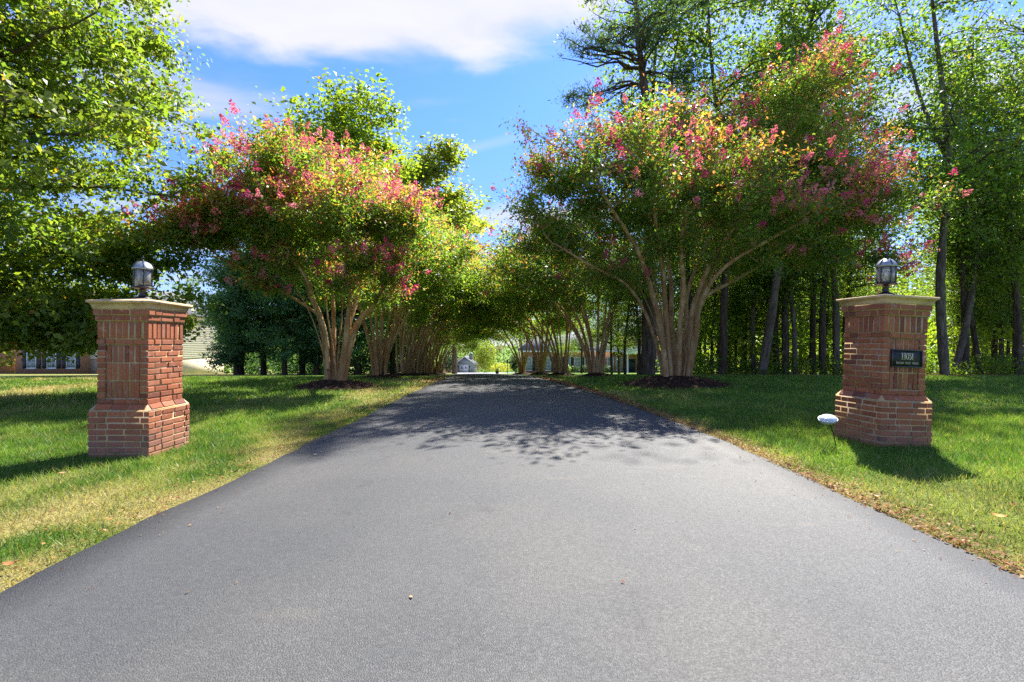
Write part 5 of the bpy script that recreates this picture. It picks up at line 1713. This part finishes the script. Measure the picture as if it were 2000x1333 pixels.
# gable dormer over the wing
dm = MB().prism([(xw(1114, YH) - ox, 4.0), (xw(1134, YH) - ox, 4.0), (xw(1124, YH) - ox, 5.1)], 'y', 0.9, 3.6)
dm.build('dormer', M_SHINGLE, bh)
for px, sh in ((1033, True), (1070, True), (1108, True), (1128, False), (1148, True), (1192, False), (1209, False)):
    window(bh, xw(px, YH) - ox, 0.35, 0.95, 2.0, 0.0, rows=4, cols=2, shutters=sh)
for px in (1262, 1287):
    window(bh, xw(px, YH) - ox, 0.35, 1.0, 2.1, -0.8, rows=4, cols=2, shutters=False)
    window(bh, xw(px, YH) - ox, 3.3, 1.0, 1.5, -0.8, rows=3, cols=2, shutters=False)
# portico
xp0, xp1 = xw(1217, YH) - ox, xw(1256, YH) - ox
pt = MB().box(xp0 - 0.3, xp1 + 0.3, -3.0, -0.81, 2.85, 3.25)
pt.prism([(xp0 - 0.35, 3.252), (xp1 + 0.35, 3.252), ((xp0 + xp1) / 2, 4.1)], 'y', -3.05, -0.81)
pt.build('portico_roof', M_WHITE, bh)
for x in (xp0, xp1):
    MB().lathe([(0.17, 0.0), (0.17, 0.12), (0.13, 0.16), (0.125, 1.4), (0.11, 2.7), (0.16, 2.75), (0.16, 2.84)], 12, (x, -2.75, 0)).build('column', M_WHITE, bh, True)
MB().box(xp0 - 0.3, xp1 + 0.3, -3.0, -0.802, -0.8, 0.0).build('porch_step', M_CONC, bh)
dr = MB().box(xw(1231, YH) - ox - 0.5, xw(1231, YH) - ox + 0.5, -0.86, -0.803, 0.002, 2.1).build('door', M_SHUTTER, bh)
MB().lathe([(0, 0), (0.03, 0.01), (0.035, 0.03), (0, 0.05)], 8, (xw(1231, YH) - ox + 0.4, -0.9, 1.0)).build('handle', M_LETTER, dr)
MB().box(xw(1243, YH) - ox - 0.14, xw(1243, YH) - ox + 0.14, -0.85, -0.804, 0.002, 2.1).build('sidelight', M_WHITE, bh)

# --- detached garage at the far end
YG = 131.5
gz = float(height(-13, YG))
gx0 = xw(908, YG)
ga = thing('detached_garage', 'small grey green garage with white double door at the far end of the driveway', 'garage', (gx0, YG, gz))
wv = 2.75
gw = MB().box(-wv, wv, 0, 7.0, -0.5, 2.55)
gw.prism([(-wv, 2.552), (wv, 2.552), (0, 4.35)], 'y', 0.0, 7.0)
lap_siding(gw, -wv, wv, -0.001, 0.02, 2.5, 0.22)
gw.build('wall', M_GREYSIDING, ga)
for s in (-1, 1):
    q = MB().add([(0, -0.35, 4.62), (s * (wv + 0.45), -0.35, 2.30), (s * (wv + 0.45), 7.3, 2.30), (0, 7.3, 4.62), (0, -0.35, 4.45), (s * (wv + 0.45), -0.35, 2.13), (s * (wv + 0.45), 7.3, 2.13), (0, 7.3, 4.45)],
                 [(0, 1, 2, 3), (4, 7, 6, 5), (0, 4, 5, 1), (1, 5, 6, 2), (2, 6, 7, 3)])
    q.build('roof', M_SHINGLE, ga)
    MB().add([(0, -0.37, 4.64), (s * (wv + 0.47), -0.37, 2.31), (s * (wv + 0.47), -0.37, 2.10), (0, -0.37, 4.42), (0, -0.33, 4.64), (s * (wv + 0.47), -0.33, 2.31), (s * (wv + 0.47), -0.33, 2.10), (0, -0.33, 4.42)],
             [(0, 1, 2, 3), (4, 7, 6, 5), (0, 4, 5, 1), (3, 2, 6, 7)]).build('rake_board', M_WHITE, ga)
d_ = MB().box(-1.3, 0.85, -0.10, -0.04, 0.02, 2.1)
d_.box(-1.42, -1.302, -0.12, -0.035, 0.0, 2.22).box(0.852, 0.97, -0.12, -0.035, 0.0, 2.22).box(-1.302, 0.852, -0.118, -0.036, 2.102, 2.22)
do = d_.build('door', M_WHITE, ga)
for x in (-0.80, 0.32):
    MB().box(x - 0.32, x + 0.32, -0.125, -0.101, 1.15, 1.75).build('window', M_PANE, do)
for x in (-1.85, 1.35):
    MB().box(x - 0.10, x + 0.10, -0.22, -0.031, 1.45, 1.95).build('wall_lamp', M_SHUTTER, ga)
cu = MB().box(0.9, 1.9, 3.2, 4.2, 3.6, 5.0)
cu.prism([(0.75, 5.0), (2.05, 5.0), (1.4, 5.6)], 'y', 3.0, 4.4)
cu.build('cupola', M_GREYSIDING, ga)


# --- shrubs, pots and posts by the house
def shrub(name, label, px, y, wd, ht, pal, per=900, leaf=0.10, group=None, dots=None, mat=M_LEAF):
    b = ground_point(px, y)
    r = rng(int(px * 7 + y))
    root = thing(name, label, 'shrub', b, (0, 0, 0), group)
    n = per
    d = norm(r.normal(size=(n, 3)))
    q = r.random((n, 1)) ** 0.4
    lump = 0.8 + 0.4 * vnoise(d[:, 0] * 2.5 + 9, d[:, 2] * 2.5 + d[:, 1] * 2 + 9, 3)[:, None]
    C = d * q * lump * np.array([wd / 2, wd / 2, ht / 2]) + np.array([0, 0, ht / 2 + 0.05])
    s = leaf * (0.6 + 0.8 * r.random(n))
    V, Q = leaf_quads(C, r.normal(size=(n, 3)), r.normal(size=(n, 3)) * 0.6 + d * 0.6 + np.array([0, 0, 0.5]), s, s * 0.6)
    pal = np.asarray(pal)
    t = (pal[0] + (pal[1] - pal[0]) * r.random((n, 1))) * (0.75 + 0.5 * r.random((n, 1)))
    if dots is not None:
        k = (r.random(n) < 0.4) & (d[:, 2] > -0.2) & (q[:, 0] > 0.75)
        t[k] = np.asarray(dots) * (0.8 + 0.4 * r.random((k.sum(), 1)))
    f = link('foliage', make_mesh('foliage', V, Q, mat=mat, tint=np.repeat(t, 4, 0)), root)
    f['kind'] = 'stuff'
    st_ = MB()
    for k in range(5):
        a = k * 1.26
        st_.tube([(0.05 * math.cos(a), 0.05 * math.sin(a), -0.05), (wd * 0.12 * math.cos(a), wd * 0.12 * math.sin(a), ht * 0.3), (wd * 0.25 * math.cos(a), wd * 0.25 * math.sin(a), ht * 0.7)], [0.025, 0.018, 0.008], 5)
    st_.build('stem', M_BARK, root, True)
    return root


DK = [(0.018, 0.035, 0.018), (0.035, 0.06, 0.026)]
MD = [(0.05, 0.09, 0.02), (0.09, 0.14, 0.03)]
shrub('evergreen_shrub', 'tall dark rounded evergreen at the left corner of the brick house', 1007, 62, 1.7, 2.6, DK, 2200, 0.14, None, None, M_CONIFER)
shrub('flowering_shrub', 'pale flowering shrub below the left corner window of the brick house', 1017, 58, 0.8, 0.8, MD, 500, 0.10, 'shrubs before the brick house', (0.62, 0.60, 0.36))
shrub('flowering_shrub', 'pale leafy shrub under the middle windows of the brick house', 1109, 58, 0.9, 0.9, MD, 600, 0.10, 'shrubs before the brick house', (0.55, 0.60, 0.40))
for i, px in enumerate((1122, 1142, 1164, 1186)):
    shrub('foundation_shrub', 'low dark clipped shrub before the brick house, %s from the left' % FIRST[i], px, 60, 1.3, 0.9, DK, 700, 0.12, 'shrubs before the brick house')
shrub('young_tree', 'bright yellow green young tree beside the grey garage', 947, 112, 5.2, 8.0, [(0.13, 0.17, 0.02), (0.20, 0.23, 0.03)], 3500, 0.32)
shrub('yellow_shrub', 'sunlit yellow green bushes beyond the pad, right of the garage', 975, 128, 7.0, 2.6, [(0.20, 0.22, 0.03), (0.30, 0.28, 0.05)], 1500, 0.3)
shrub('dark_bush', 'dark round bush left of the grey garage', 876, 128, 5.0, 6.0, DK, 2500, 0.3, None, None, M_CONIFER)

b = ground_point(971, 44.0)
l_, r__ = drive_edges(44.0)
pot = thing('planter', 'small potted plant standing at the edge of the far driveway', 'planter', (b[0], 44.0, float(drive_z(b[0], 44.0))))
MB().lathe([(0, 0), (0.13, 0), (0.19, 0.26), (0.20, 0.28), (0.17, 0.28), (0.16, 0.24), (0, 0.235)], 14).build('pot', simple('dark_pot', (0.06, 0.05, 0.045), 0.5), pot, True)
r = rng(3)
n = 160
d = norm(r.normal(size=(n, 3)))
C = d * r.random((n, 1)) ** 0.4 * 0.2 + np.array([0, 0, 0.38])
V, Q = leaf_quads(C, r.normal(size=(n, 3)), r.normal(size=(n, 3)) + d, np.full(n, 0.09), np.full(n, 0.05))
pf = link('foliage', make_mesh('foliage', V, Q, mat=M_LEAF, tint=np.repeat(np.array([(0.08, 0.12, 0.03)]) * r.uniform(0.6, 1.4, (n, 1)), 4, 0)), pot)
pf['kind'] = 'stuff'

b = ground_point(991, 58.0)
lp = thing('lamp_post', 'slim post lamp beside the far driveway by the dark evergreen', 'lamp post', b)
MB().tube([(0, 0, -0.1), (0, 0, 0.7), (0, 0, 1.35)], [0.045, 0.04, 0.035], 8).build('post', M_IRON, lp, True)
MB().lathe([(0.04, 1.34), (0.09, 1.38), (0.11, 1.58), (0.10, 1.60), (0.13, 1.62), (0.03, 1.74), (0, 1.78)], 8).build('lamp_head', M_IRON, lp)
